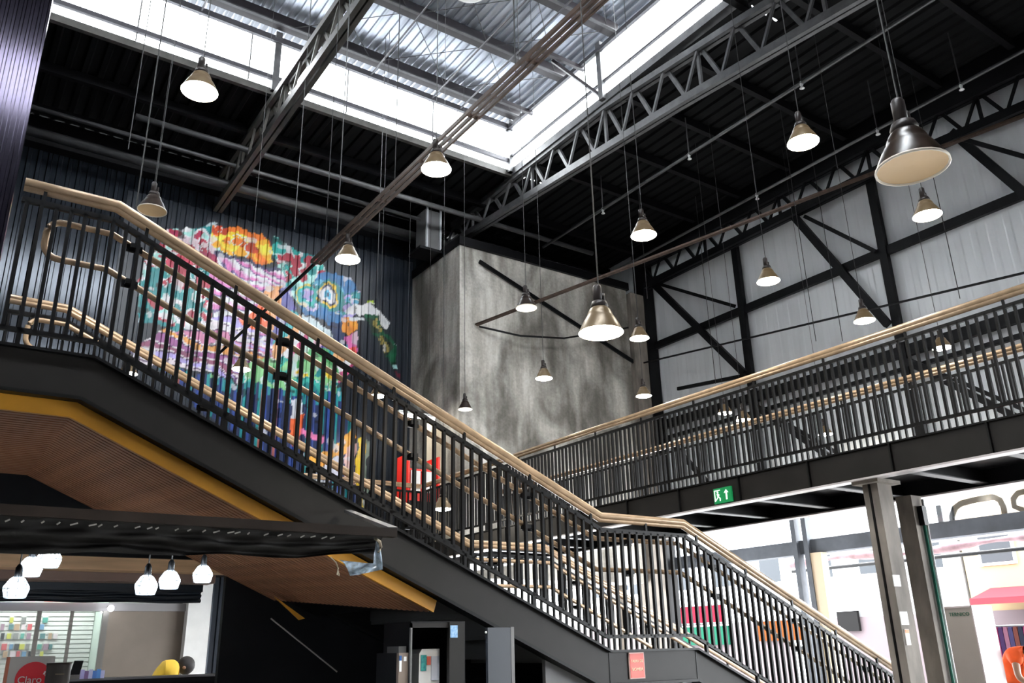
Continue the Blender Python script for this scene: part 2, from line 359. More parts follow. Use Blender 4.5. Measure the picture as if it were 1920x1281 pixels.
    for i in range(7): put(m & (k == i), cols[i])
    m = P([(505, 668), (560, 668), (620, 655), (640, 700), (625, 740), (560, 755), (480, 745), (440, 730), (460, 690)]); put(m, green)
    blobs(m, [lgreen, teal, (0.05, 0.5, 0.42), lgreen], 26, 0.12, 0.3, 19, ((440, 660), (640, 750))); blobs(m, [yellow, white], 3, 0.08, 0.12, 20, ((560, 690), (620, 720)))
    # head
    m = P([(556, 560), (572, 530), (600, 515), (635, 512), (662, 525), (678, 555), (672, 585), (650, 605), (600, 605), (565, 592)]); put(m, blue)
    blobs(m, [sky, teal, (0.03, 0.40, 0.45), lilac, sky], 34, 0.10, 0.22, 21, ((556, 515), (680, 600)))
    ex, ez = W((618, 556)); r = np.hypot(wx-ex, wz-ez)
    for ra, c in ((0.42, teal), (0.33, yellow), (0.27, navy), (0.22, white), (0.12, sky), (0.06, navy)): put(r < ra, c)
    gx, gz = W((580, 556)); r = np.hypot((wx-gx)*1.2, wz-gz); put((r < 0.33) & (r > 0.22), (0.02, 0.45, 0.42)); put((r < 0.40) & (r > 0.33) & (wx < gx), (0.75, 0.62, 0.12))
    put(P([(562, 592), (600, 612), (640, 618), (640, 630), (590, 628), (560, 606)]), (0.70, 0.82, 0.86))
    # throat
    put(P([(640, 592), (672, 598), (672, 618), (648, 622), (636, 610)]), (0.9, 0.32, 0.03)); put(P([(622, 600), (642, 604), (640, 650), (625, 640)]), navy)
    put(P([(640, 622), (668, 622), (665, 660), (645, 668)]), (0.70, 0.15, 0.42)); put(P([(648, 650), (664, 648), (662, 672), (648, 668)]), (0.88, 0.10, 0.08))
    # beak
    put(P([(646, 582), (664, 572), (694, 570), (716, 580), (730, 600), (727, 612), (712, 598), (690, 592), (650, 590)]), (0.82, 0.83, 0.85))
    put(P([(650, 594), (690, 598), (688, 608), (652, 600)]), (0.78, 0.82, 0.84)); put(P([(692, 564), (702, 562), (704, 570), (692, 570)]), (0.55, 0.75, 0.05))
    # hanging green plaque held by the beak
    dg = (0.01, 0.11, 0.05); put(P([(688, 588), (714, 588), (740, 668), (742, 690), (736, 690), (700, 620)]), dg)
    put(P([(694, 598), (710, 598), (717, 622), (702, 624)]), (0.03, 0.05, 0.03)); put(P([(706, 630), (720, 628), (735, 662), (723, 666)]), (0.03, 0.05, 0.03))
    q = np.random.default_rng(5)
    for (a, b, c, d) in ((696, 600, 714, 621), (708, 631, 732, 663)):
        for i in range(16):
            yy = b+(d-b)*i/16.0; xx = a+1+(yy-b)*0.38+q.uniform(1, 10); cx, cz = W((xx, yy)); put((abs(X-cx) < 0.035) & (abs(Z-cz) < 0.03), (0.42, 0.33, 0.10))
    put(P([(736, 688), (742, 688), (745, 698), (740, 698)]), (0.45, 0.75, 0.72)); put(P([(738, 704), (748, 706), (748, 716), (739, 714)]), (0.16, 0.01, 0.03))
    # lower drips
    m = P([(290, 690), (380, 706), (480, 722), (560, 740), (640, 730), (648, 760), (690, 960), (560, 960), (420, 800)])
    st = np.floor(X*14).astype(int); h = ((st*7919) % 101)/101.0
    low = Z < W((500, 745))[1]+h*0.8-0.2
    put(m & ~low, (0.02, 0.30, 0.32)); put(m & low, navy); put(m & low & (h > 0.80), (0.03, 0.07, 0.30)); put(m & low & (h < 0.12), teal); put(m & low & (h > 0.5) & (h < 0.56), (0.35, 0.10, 0.08))
    put(m & ~low & (h > 0.6) & (h < 0.75), lgreen)
    put(P([(540, 745), (566, 745), (566, 780), (545, 785)]), (0.78, 0.80, 0.85)); put(P([(544, 780), (568, 772), (566, 830), (546, 836)]), (0.85, 0.16, 0.05)); put(P([(566, 796), (604, 812), (604, 826), (566, 808)]), (0.80, 0.22, 0.45))
    put(P([(586, 850), (610, 845), (640, 818), (660, 800), (668, 820), (640, 850), (610, 872), (586, 872)]), (0.85, 0.40, 0.06)); put(P([(610, 872), (640, 852), (644, 890), (612, 900)]), (0.72, 0.72, 0.82))
    put(P([(644, 836), (668, 836), (672, 905), (646, 905)]), (0.80, 0.52, 0.48)); put(P([(671, 826), (684, 826), (688, 960), (674, 960)]), (0.92, 0.60, 0.02)); put(P([(684, 826), (692, 826), (696, 960), (688, 960)]), (0.22, 0.28, 0.22))
    pm = np.abs(C-base).sum(1) > 0.004; fv = 0.62+0.76*(0.55*vnoise(X, Z, 8.0, 31)+0.45*vnoise(X*2.5, Z*0.8, 6.0, 32))
    C[pm] = np.clip(C[pm]*fv[pm, None], 0, 0.92)
    sk = pm & (vnoise(X, Z, 5.0, 33) > 0.83); C[sk] = C[sk]*0.35+np.array((0.80, 0.80, 0.82))*0.6
    dk = pm & (vnoise(X, Z, 6.0, 34) < 0.12); C[dk] = C[dk]*0.25
    return C
MP = attr_mat('mural_paint', 0.30)
def mural_sheet(x0, x1):
    p = []; x = x0
    prof = corrugated('x', MX0, MX1, 0, 0, 0, 0.2, 0.035, sign=-1); PX = [a for a, _ in prof]; PD = [b for _, b in prof]
    xs_ = sorted(set([round(v, 4) for v in list(np.arange(x0, x1, 0.03))+[x1]+[a for a in PX if x0 < a < x1]]))
    zs_ = np.arange(MZ0, MZ1+1e-6, (MZ1-MZ0)/236)
    dd = np.interp(xs_, PX, PD); nx, nz = len(xs_), len(zs_)
    V = [(xx, YM+dy, zz) for zz in zs_ for xx, dy in zip(xs_, dd)]
    F = [(j*nx+i, j*nx+i+1, (j+1)*nx+i+1, (j+1)*nx+i) for j in range(nz-1) for i in range(nx-1)]
    me = bpy.data.meshes.new('mural_sheet'); me.from_pydata(V, [], F); me.materials.append(MP)
    A = np.array(V); c = paint_mural(A[:, 0], A[:, 2]); col = np.ones((len(V), 4), np.float32); col[:, :3] = c
    at = me.attributes.new('paint', 'FLOAT_COLOR', 'POINT'); at.data.foreach_set('color', col.ravel())
    return link('mural_sheet', me, wb, (0, 0, 0))
x0 = MX0
while x0 < MX1-0.01: tag(mural_sheet(x0, min(x0+1.2, MX1)), 'corrugated sheet painted with part of a bright bird mural'); x0 += 1.2

# concrete core, corner column, left cladding volume
core = struct('wall_core', MB().box((10.0, 16.5, 3.06), (15.6, YM, 11.2)), CONC)
for x in (10.2, 15.3): obj('core_leg', MB().box((x, 17.4, 0), (x+0.25, 17.7, 3.06)), CONC2, core)
obj('coping', MB().box((9.95, 16.42, 11.2), (15.65, YM, 11.42)), BLKST, core)
for a, b in (((10.55, 16.44, 10.85), (15.7, 16.44, 9.0)),): obj('brace_bar', MB().bar(a, b, 0.05, 0.10), BLKST, core)
struct('wall_corner', MB().box((15.62, 16.35, 0), (16.15, 16.9, 11.1)), CONC2)
struct('trim_3', MB().box((16.12, 16.3, 0), (16.5, 16.7, ZR)), BLKST)
wl_ = group_struct('wall_left', (-3, 9.5, 0))
DGLOSS = mat('glossy_cladding', (0.045, 0.040, 0.060), 0.12, 0.8, noise=0.3, scale=2, stretch=(1, 1, 0.2))
for i in range(5):
    x1 = 0.205-1.2*i
    obj('cladding_sheet', sheet_xz(x1-1.2, x1, 3.0, 12.7, 9.5, 0.08, 0.035), DGLOSS, wl_)
obj('cladding_return', MB().box((0.17, 9.5, 3.0), (0.2, 18.9, 12.7)), DCLAD, wl_)
struct('wall_side', MB().box((-9.2, -8, 0), (-9, 19.4, 12.9)), mat('side_wall', (0.10, 0.10, 0.11), 0.6))
struct('wall_front', MB().box((-9, -8.2, 0), (17.2, -8, 12.9)), mat('side_wall', (0, 0, 0)))

# white panel wall on the street side
wr = group_struct('wall_right', (XR, 6, 4.7))
y = -8.0
while y < 19.3:
    obj('wall_panel', sheet_yz(y, min(y+1.0, 19.4), 4.72, ZR+0.1, XR+0.05, 0.333, 0.007), WPAN, wr); y += 1.0
for yc in (13.1, 9.1, 5.1, 1.1):
    obj('wall_column', MB().box((XR-0.16, yc-0.09, 4.5), (XR-0.03, yc+0.09, 11.6)), BLKST, wr)
obj('girt', MB().box((XR-0.12, -8, 9.50), (XR-0.02, 16.4, 9.70)), BLKST, wr)
obj('girt', MB().box((XR-0.14, -8, 7.14), (XR-0.02, 16.4, 7.38)), BLKST, wr)
obj('girt', MB().box((XR-0.14, -8, 6.84), (XR-0.04, 16.4, 6.93)), BLKST, wr)
obj('sill_beam', MB().box((XR-0.25, -8, 4.5), (XR+0.1, 16.6, 4.74)), BLKST, wr)
for a, b, t in (((16.3, 11.2, 11.5), (16.3, 9.25, 7.9), .17), ((16.3, 16.3, 11.7), (16.3, 13.2, 7.9), .17), ((16.3, 7.1, 11.5), (16.3, 5.2, 7.9), .17),
             ((16.25, 10.8, 11.2), (16.25, 9.2, 9.6), .09), ((16.25, 15.8, 11.3), (16.25, 13.2, 9.7), .09), ((16.25, 6.9, 11.2), (16.25, 5.2, 9.6), .09),
             ((16.2, 15.4, 8.05), (16.2, 13.1, 7.8), .09),
             ((16.3, 13.0, 7.0), (16.3, 10.7, 5.0), .13), ((16.2, 12.9, 7.0), (16.2, 10.6, 5.2), .08), ((16.3, 9.0, 7.0), (16.3, 6.7, 5.0), .13), ((16.2, 8.9, 7.0), (16.2, 6.6, 5.2), .08), ((16.3, 5.0, 7.0), (16.3, 3.0, 5.0), .13), ((16.3, 16.2, 7.0), (16.3, 14.4, 5.0), .13)):
    obj('wall_brace', MB().bar(a, b, t*0.7, t), BLKST, wr)
obj('tie_pipe', MB().tube([(15.9, 16.3, 9.0), (15.9, 4.0, 7.6)], 0.025, 6), BLKST, wr)

# open street front: posts, transom beam, glass with lettering
sf = group_struct('window_1', (XR, 6, 3.4))
DKB = mat('slate_beam', (0.060, 0.068, 0.085), 0.6, noise=0.25, scale=3)
obj('transom_beam', MB().box((XR-0.15, -8, 3.40), (XR+0.15, 16.3, 3.70)), DKB, sf)
for yp in (12.35, 12.05): obj('post', MB().box((XR-0.25, yp-0.06, 0), (XR-0.05, yp+0.06, 4.6)), DKB, sf)
obj('post_casing', MB().box((XR-0.22, 11.72, 0), (XR+0.0, 12.0, 3.4)), mat('cream_post', (0.55, 0.45, 0.32), 0.6), sf)
for y0 in (15.9, 12.0, 8.4, 4.5, 0.6): obj('glass_pane', MB().box((XR+0.03, y0-3.7, 3.72), (XR+0.05, y0, 4.5)), GLASS, sf)
LET = pane_mat('letter_film', 0.0, (0.27, 0.275, 0.28))
def letter(pts, wd):
    mb = MB(); P3 = [onX(a, b, XR-0.02) for a, b in pts]; n = len(P3); V = []; F = []
    for i in range(n):
        d = np.array(P3[min(i+1, n-1)])-np.array(P3[max(i-1, 0)]); d /= np.linalg.norm(d); s_ = np.cross(d, (1, 0, 0))*wd/2
        for xx in (XR-0.03, XR+0.0): V += [(xx, P3[i][1]+s_[1], P3[i][2]+s_[2]), (xx, P3[i][1]-s_[1], P3[i][2]-s_[2])]
    for i in range(n-1):
        a = i*4; b = a+4; F += [(a, a+1, b+1, b), (a+2, b+2, b+3, a+3), (a, b, b+2, a+2), (a+1, a+3, b+3, b+1)]
    F += [(0, 2, 3, 1), (4*n-4, 4*n-3, 4*n-1, 4*n-2)]
    mb.add(V, F); return obj('sign_letter', mb, LET, sf)
letter([(1759, 948), (1768, 1000)], 0.10)
letter([(1788, 1000), (1785, 968), (1790, 953), (1802, 944), (1830, 937), (1862, 932), (1875, 938), (1882, 952), (1884, 965), (1884, 990)], 0.11)
letter([(1960, 990), (1915, 955), (1902, 950), (1900, 935), (1908, 925), (1935, 918), (1960, 925)], 0.10)

# ------------------------------------------------------------------ roof trusses
def truss(label, X, prof_top, prof_bot, n, m, ch=0.13, group=None):
    t = thing('roof_truss', (X, (prof_top[0][0]+prof_top[-1][0])/2, prof_bot[0][1]), label, 'truss', group)
    zt = lambda y: float(np.interp(y, [p[0] for p in prof_top], [p[1] for p in prof_top])); zb = lambda y: float(np.interp(y, [p[0] for p in prof_bot], [p[1] for p in prof_bot]))
    ya, yb = prof_top[0][0], prof_top[-1][0]
    for nm, pr, hh in (('top_chord', prof_top, ch), ('bottom_chord', prof_bot, ch*1.15)):
        mb = MB()
        for a, b in zip(pr[:-1], pr[1:]):
            for sx in (-1, 1): mb.bar((X+sx*ch*0.42, a[0], a[1]), (X+sx*ch*0.42, b[0], b[1]), ch*0.62, hh)
        obj(nm, mb, m, t)
    ys = np.linspace(ya, yb, n+1)
    for i in range(n):
        y0, y1 = ys[i], ys[i+1]; ym = (y0+y1)/2
        obj('web_member', MB().bar((X-0.05, y0, zt(y0)), (X-0.05, ym, zb(ym)), 0.05, 0.05), m, t)
        obj('web_member', MB().bar((X+0.05, y1, zt(y1)), (X+0.05, ym, zb(ym)), 0.075, 0.075), m, t)
        if i % 3 == 0: obj('web_post', MB().bar((X, y0+0.06, zt(y0)), (X, y0+0.06, zb(y0)), 0.06, 0.06), m, t)
    return t
G = 'steel lattice trusses carrying the roof'
truss('grey steel lattice truss ending on the mural wall', 4.6, [(3.4, 12.55), (18.9, 12.55)], [(3.4, 11.95), (18.9, 11.75)], 17, OLIVEST, 0.15, G)
truss('grey steel lattice truss running along the glazed lantern side, above the concrete tower', 10.8, [(3.4, 11.75), (7.8, 12.3), (11.6, 12.68), (18.9, 12.68)], [(3.4, 10.9), (9.5, 11.52), (18.9, 12.2)], 17, GREYST, 0.14, G)
truss('black steel lattice truss against the top of the white panel wall', 16.25, [(1.4, 11.85), (8.5, 12.1), (16.4, 12.1)], [(1.4, 10.95), (8.5, 11.42), (16.4, 11.42)], 18, BLKST, 0.16, G)
obj('truss_fascia', MB().box((16.2, 1.0, 12.1), (16.45, 16.4, ZR)), BLKST, wr)

# ------------------------------------------------------------------ pipes, trays and cables under the roof
tag(obj('drain_pipe', MB().tube([(0.35, 18.1, 12.02), (10.5, 18.1, 12.02)], 0.11, 10), PIPEM, smooth=True), 'thick grey pipe running along the top of the mural wall', 'pipe')
tag(obj('roof_pipe', MB().tube([(2.2, 16.6, 12.15), (14.5, 16.6, 12.15)], 0.07, 10), PIPEM, smooth=True), 'slim grey pipe hung under the roof beside the lantern', 'pipe')
tag(obj('conduit_pipe', MB().tube([(0.35, 17.45, 12.2), (9.4, 17.5, 12.2)], 0.05, 8), PIPEM, smooth=True), 'dark conduit pipe running beside the thick wall pipe', 'pipe')
for X, Z, ys, lab in ((12.5, 11.7, (13.82, 10.9, 7.93), 'thin dark sprinkler pipe under the black roof, nearer the lantern'), (14.8, 11.45, (11.0, 7.86, 6.1), 'thin dark sprinkler pipe under the black roof, nearer the panel wall')):
    t = thing('sprinkler_pipe', (X, 9, Z), lab, 'pipe', 'sprinkler pipes')
    obj('pipe', MB().tube([(X, 3.6, Z), (X, 16.3, Z)], 0.035, 8), PIPEM, t, True)
    for yy in ys:
        obj('hanger', MB().tube([(X, yy, Z), (X, yy, ZR-0.1)], 0.014, 6), PIPEM, t)
        h = obj('sprinkler_head', MB().lathe([(0.001, -0.13), (0.05, -0.12), (0.02, -0.08), (0.035, -0.03), (0.03, 0.03), (0.001, 0.04)], (X, yy, Z), 10), mat('sprinkler_white', (0.7, 0.7, 0.7), 0.4), t, True)
def tray(pts, wdt, label):
    t = thing('cable_tray', pts[0], label, 'cable tray', 'cable trays')
    a, b = Vector(pts[0]), Vector(pts[1]); d = (b-a).normalized(); s_ = d.cross(Vector((0, 0, 1))).normalized()*wdt/2
    for k in (-1, 0, 1): obj('side_rail', MB().bar(a+s_*k, b+s_*k, 0.022, 0.045), TRAYM, t)
    n = int((b-a).length/0.9)
    for i in range(n+1):
        c = a+(b-a)*(i/n); obj('rung', MB().bar(c-s_, c+s_, 0.04, 0.02), TRAYM, t)
    return t
tray([(3.75, 2.0, 6.50), (3.75, 9.9, 6.50)], 0.13, 'copper coloured cable tray carrying a row of lamps over the stairs')
for yh in (2.6, 5.2, 7.6, 9.6): obj('hanger', MB().tube([(3.75, yh, 6.5), (3.75, yh, ZL+0.26 if yh > LY0 else ZR)], 0.006, 5), WIRE, bpy.data.objects['cable_tray'])
tag(obj('lighting_conduit', MB().tube([(3.75, 9.95, 6.50), (3.75, 14.2, 6.50)], 0.025, 6), BLKST), 'thin black conduit continuing the cable tray towards the mural', 'conduit')
tray([(10.45, 16.45, 9.1), (15.95, 5.6, 10.9)], 0.08, 'copper coloured cable tray running from concrete tower to the panel wall truss')
tag(obj('drop_cable', MB().tube([(10.5, 16.4, 9.05), (11.6, 16.2, 8.95), (13.0, 16.2, 9.15), (15.3, 16.2, 9.9)], 0.025, 6), BLKST), 'sagging black cable across the face of the concrete tower', 'cable')
def hung_wire(px, pt, pb, Y, label='thin grey cable hanging straight down from the roof'):
    b = onY(px[1], pb, Y); top = (b[0], Y, ZL+0.26 if LY0 < Y < LY1 and b[0] < LX1 else ZR)
    tag(obj('hanging_cable', MB().tube([top, (b[0], Y, b[2])], 0.008, 5), WIRE), label, 'cable', 'bare cables hanging from the roof')
for px, pb, Y in (((640, 630), 480, 9.6), ((300, 255), 390, 8.9), ((270, 240), 280, 12.0), ((570, 552), 430, 13.0), ((712, 706), 560, 14.2), ((1210, 1214), 560, 14.0), ((1320, 1342), 720, 13.4), ((1545, 1580), 640, 10.2), ((1770, 1800), 560, 7.3), ((1500, 1530), 640, 9.4)):
    hung_wire(px, 0, pb, Y)
ac = thing('air_handler', (9.75, 17.6, 11.35), 'grey ventilation box with pale edge strips beside the concrete tower top', 'ventilation box')
obj('body', MB().box((9.5, 17.4, 11.35), (9.97, 17.9, 12.5)), GREYP, ac)
for x in (9.52, 9.92): obj('edge_strip', MB().box((x, 17.36, 11.4), (x+0.05, 17.4, 12.6)), mat('pale_strip', (0.55, 0.57, 0.6), 0.4), ac)
obj('bracket', MB().box((9.3, 17.3, 11.28), (10.0, 17.95, 11.35)), BLKST, ac)

# ------------------------------------------------------------------ staircase
ST = thing('staircase', (4.2, 6.5, 0), 'dark steel staircase with half landing, tan handrails and black baluster railings', 'staircase')
BASE = [(-1.4, 3.33), (0.71, 3.33), (4.73, 1.55), (5.71, 1.55), (9.1, 0.03)]
def zbase(x): return float(np.interp(x, [p[0] for p in BASE], [p[1] for p in BASE]))
for nm, ya, yb in (('stringer', YS0, YS0+0.05), ('stringer', YS1-0.05, YS1)):
    lo = [(-1.4, 3.07), (0.66, 3.07), (4.62, 1.31), (5.68, 1.31), (8.55, 0.03)]
    st = obj(nm, MB().prism(BASE+lo[::-1], 'y', ya, yb), STRING if ya < 6 else BLKST, ST)
    fl = MB()
    for a, b in zip(BASE[:-1], BASE[1:]): fl.bar((a[0], ya+0.0, a[1]), (b[0], ya+0.0, b[1]), 0.07, 0.018)
    obj('top_flange', fl, BLK, st)
    fl = MB()
    for a, b in zip(lo[:-1], lo[1:]): fl.bar((a[0], ya+0.02, a[1]-0.01), (b[0], ya+0.02, b[1]-0.01), 0.12, 0.022)
    obj('bottom_flange', fl, BLK, st)
TRD = mat('tread_steel', (0.06, 0.06, 0.06), 0.5)
obj('landing_deck', MB().box((-1.4, YS0+0.05, 3.24), (0.71, YS1-0.05, 3.30)), TRD, ST)
obj('landing_deck', MB().box((4.73, YS0+0.05, 1.46), (5.71, YS1-0.05, 1.52)), TRD, ST)
for xa, za, xb, zb_, n in ((0.71, 3.33, 4.73, 1.55, 11), (5.71, 1.55, 9.1, 0.03, 9)):
    for i in range(1, n+1):
        x = xa+(xb-xa)*i/n; z = za+(zb_-za)*i/n
        obj('tread', MB().box((x-(xb-xa)/n, YS0+0.05, z-0.05), (x+0.02, YS1-0.05, z-0.01)), TRD, ST)
        obj('riser', MB().box((x-(xb-xa)/n-0.01, YS0+0.05, z-0.02), (x-(xb-xa)/n+0.01, YS1-0.05, z+(za-zb_)/n-0.04)), TRD, ST)
# panel joint lines on the fascia plates
for x in (4.72, 5.70): obj('plate_joint', MB().box((x, YS0-0.004, 1.31), (x+0.012, YS0+0.001, 1.54)), BLK, ST)
HR = 1.08
SP = 0.0835
def rail_path(x0, x1, off): return [(x, zbase(x)+off) for x in [x0]+[p[0] for p in BASE if x0 < p[0] < x1]+[x1]]
def stair_railing(Y, x0, x1, inner, lab):
    R = tag(link('railing', None, ST, (4, Y, 1.5)), lab)
    cap = MB(); bar1 = MB(); bar2 = MB(); base = MB()
    pth = rail_path(x0, x1, HR)
    cap.tube([(x, Y, z) for x, z in pth], 0.030, 10)
    P2 = rail_path(x0, x1, HR-0.032); cap.tube([(x, Y+0.012*inner, z) for x, z in P2], 0.024, 8)
    obj('top_rail', cap, GOLD, R, True)
    for a, b in zip(*(lambda p: (p[:-1], p[1:]))(rail_path(x0, x1, HR-0.12))): bar1.bar((a[0], Y, a[1]), (b[0], Y, b[1]), 0.03, 0.035)
    obj('upper_bar', bar1, BLK, R)
    for a, b in zip(*(lambda p: (p[:-1], p[1:]))(rail_path(x0, x1, 0.11))): bar2.bar((a[0], Y, a[1]), (b[0], Y, b[1]), 0.03, 0.028)
    obj('lower_bar', bar2, BLK, R)
    h = HR-0.12-0.11
    bal = mesh(MB().box((-0.0105, -0.015, 0), (0.0105, 0.015, h)), BLK, name='baluster')
    x = x0+0.03
    while x < x1: shared('baluster', bal, R, (x, Y, zbase(x)+0.11)); x += SP
    foot = mesh(MB().box((-0.012, -0.015, -0.01), (0.012, 0.015, 0.12)), BLK, name='foot_post')
    neck = mesh(MB().box((-0.010, -0.010, 0), (0.010, 0.010, 0.13)), BLK, name='rail_neck')
    x = x0+0.12
    while x < x1: shared('foot_post', foot, R, (x, Y, zbase(x))); shared('rail_neck', neck, R, (x, Y, zbase(x)+HR-0.14)); x += 0.62
    # double grab rail on the inside, joined by a loop at its top end
    yi = Y+0.085*inner; xl = x0+0.17
    for oa, ob in ((0.90, 0.645),):
        loop = []
        zc = zbase(xl)
        for k in range(7):
            a = math.pi/2+math.pi/2*k/6; loop.append((xl+0.09+0.09*math.cos(a), yi, zc+oa-0.09+0.09*math.sin(a)))
        for k in range(7):
            a = math.pi+math.pi/2*k/6; loop.append((xl+0.09+0.09*math.cos(a), yi, zc+ob+0.09+0.09*math.sin(a)))
        up = [(x, yi, z) for x, z in rail_path(xl+0.1, x1-0.1, oa)][::-1]; dn = [(x, yi, z) for x, z in rail_path(xl+0.1, x1-0.1, ob)]
        obj('grab_rail', MB().tube(up+loop[1:-1]+dn, 0.021, 10), GOLD, R, True)
    brk = mesh(MB().box((-0.03, -0.045, -0.012), (0.03, 0.045, 0.02)).box((-0.05, -0.01, -0.03), (0.05, 0.0, 0.02)), BLK, name='grab_bracket')
    x = 0.85
    while x < x1-0.3:
        for off in (0.875, 0.62): shared('grab_bracket', brk, R, (x, Y+0.045*inner, zbase(x)+off))
        x += 1.05
    return R
stair_railing(YS0+0.02, 0.165, 9.05, 1, 'near side baluster railing with tan top rail')
stair_railing(YS1-0.02, 0.27, 9.05, -1, 'far side baluster railing with tan top rail')
# timber slat soffit
sof = tag(link('soffit', None, ST, (1.5, 6.5, 2.4)), 'brown timber slat soffit with ochre edge board')
SL = [(-1.4, 2.99), (0.63, 2.99)]
def sofz(x): return 2.99 if x < 0.63 else 2.99-(x-0.63)*0.449
ns = 34
for i in range(ns):
    y0 = YS0+0.08+(YS1-YS0-0.05)*i/ns; y1 = y0+(YS1-YS0-0.05)/ns*0.72; xe = 3.12-0.42*i/ns
    mb = MB(); p = [(-1.4, 2.99), (0.63, 2.99), (xe, sofz(xe))]
    q = [(x, z-0.022) for x, z in p]
    mb.prism(p+q[::-1], 'y', y0, y1); obj('slat', mb, WOOD, sof)
obj('backing', MB().prism([(-1.4, 3.01), (0.63, 3.01), (3.1, sofz(3.1)+0.02), (3.1, sofz(3.1)+0.035), (0.63, 3.03), (-1.4, 3.03)], 'y', YS0+0.09, YS1-0.02), BLKST, sof)
e = [(-1.4, 3.055), (0.64, 3.055), (3.16, 1.925)]; e2 = [(3.135, 1.845), (0.625, 2.955), (-1.4, 2.955)]
obj('edge_board', MB().prism(e+e2, 'y', YS0+0.035, YS0+0.06), YEL, sof)
obj('soffit_hatch', MB().add([onY(514, 1118, 7.2), onY(572, 1160, 7.2), onY(560, 1163, 7.2), onY(514, 1121, 7.35)], [(0, 1, 2, 3), (3, 2, 1, 0)]), YEL, sof)
# walls under the stair
struct('wall_understair', MB().prism([(2.27, 0), (2.27, 2.375), (4.62, 1.33), (5.66, 1.33), (8.5, 0.06), (8.5, 0)], 'y', 7.655, 7.72), BULK)
pan = struct('trim_4', MB().prism([(4.13, 0), (4.13, 1.50), (4.64, 1.285), (5.66, 1.285), (8.3, 0.05), (8.3, 0)], 'y', YS0+0.06, YS0+0.1), GREYP)
obj('panel_post', MB().box((5.55, YS0+0.03, 0), (5.66, YS0+0.08, 1.285)), mat('pale_grey', (0.25, 0.26, 0.27), 0.4), pan)
obj('panel_rail', MB().box((4.64, YS0+0.045, 1.255), (5.66, YS0+0.07, 1.275)), BLK, pan)

# framed red notice on the landing plate
def text_obj(txt, size, m, parent, loc, rx, rz, name='lettering', ext=0.002, align='CENTER'):
    cu = bpy.data.curves.new(name, 'FONT'); cu.body = txt; cu.size = size; cu.extrude = ext; cu.align_x = align; cu.align_y = 'CENTER'
    tmp = bpy.data.objects.new('tmp_text', cu); COL.objects.link(tmp)
    dg = bpy.context.evaluated_depsgraph_get(); dg.update()
    me = bpy.data.meshes.new_from_object(tmp.evaluated_get(dg)); bpy.data.objects.remove(tmp)
    me.materials.clear(); me.materials.append(m); me.name = name
    o = link(name, me, parent, loc); o.rotation_euler = (rx, 0, rz); return o
sg = thing('notice_sign', (5.0, YS0-0.01, 1.335), 'small red notice with pale border and cream lettering on the stair landing plate', 'sign')
obj('border', MB().box((4.925, YS0-0.012, 1.335), (5.09, YS0-0.002, 1.535)), mat('pale_pink', (0.85, 0.55, 0.5), 0.5), sg)
obj('face', MB().box((4.932, YS0-0.015, 1.343), (5.083, YS0-0.011, 1.527)), mat('notice_red', (0.80, 0.14, 0.11), 0.5), sg)
CREAM = mat('cream_ink', (0.9, 0.72, 0.5), 0.5)
text_obj('FAIXA DE', 0.030, CREAM, sg, (5.008, YS0-0.016, 1.468), math.pi/2, 0)
text_obj('BOMBA', 0.036, CREAM, sg, (5.008, YS0-0.016, 1.405), math.pi/2, 0)

# ------------------------------------------------------------------ walkway and mezzanine
WK = thing('walkway', (8.2, 7, ZD), 'raised steel walkway with black baluster railings and tan handrails, crossing to the mezzanine', 'walkway')
PALE = mat('pale_flange', (0.62, 0.58, 0.58), 0.35, 0.2, noise=0.15, scale=4)
obj('deck', MB().box((XW0+0.06, -7.9, ZD-0.12), (XW1-0.06, YMZ-0.01, ZD-0.02)), BLKST, WK)
for X, s_ in ((XW0, 1), (XW1, -1)):
    b = obj('edge_beam', MB().box((X, -7.9, ZD-0.29), (X+0.03*s_, YMZ-0.01, ZD)), STRING if s_ > 0 else BLKST, WK)
    obj('top_flange', MB().box((min(X-0.02*s_, X+0.09*s_), -7.9, ZD-0.015), (max(X-0.02*s_, X+0.09*s_), YMZ-0.01, ZD)), BLK, b)
    obj('bottom_flange', MB().box((min(X-0.03*s_, X+0.1*s_), -7.9, ZD-0.305), (max(X-0.03*s_, X+0.1*s_), YMZ-0.01, ZD-0.288)), PALE, b)  # pale material paints in the street light on the bottom flange
    yy = -0.2
    while yy < YMZ: obj('stiffener', MB().box((min(X-0.03*s_, X), yy-0.008, ZD-0.285), (max(X-0.03*s_, X), yy+0.008, ZD-0.015)), BLK, b); yy += 0.92
yy = 0.72
while yy < YMZ:
    c = obj('cross_beam', MB().box((XW0+0.05, yy-0.02, ZD-0.25), (XW1-0.05, yy+0.02, ZD-0.12)), BLKST, WK)
    obj('cross_flange', MB().box((XW0+0.05, yy-0.05, ZD-0.262), (XW1-0.05, yy+0.05, ZD-0.25)), GREYST, c); yy += 0.92  # lighter grey puts the reflected light into the flange colour
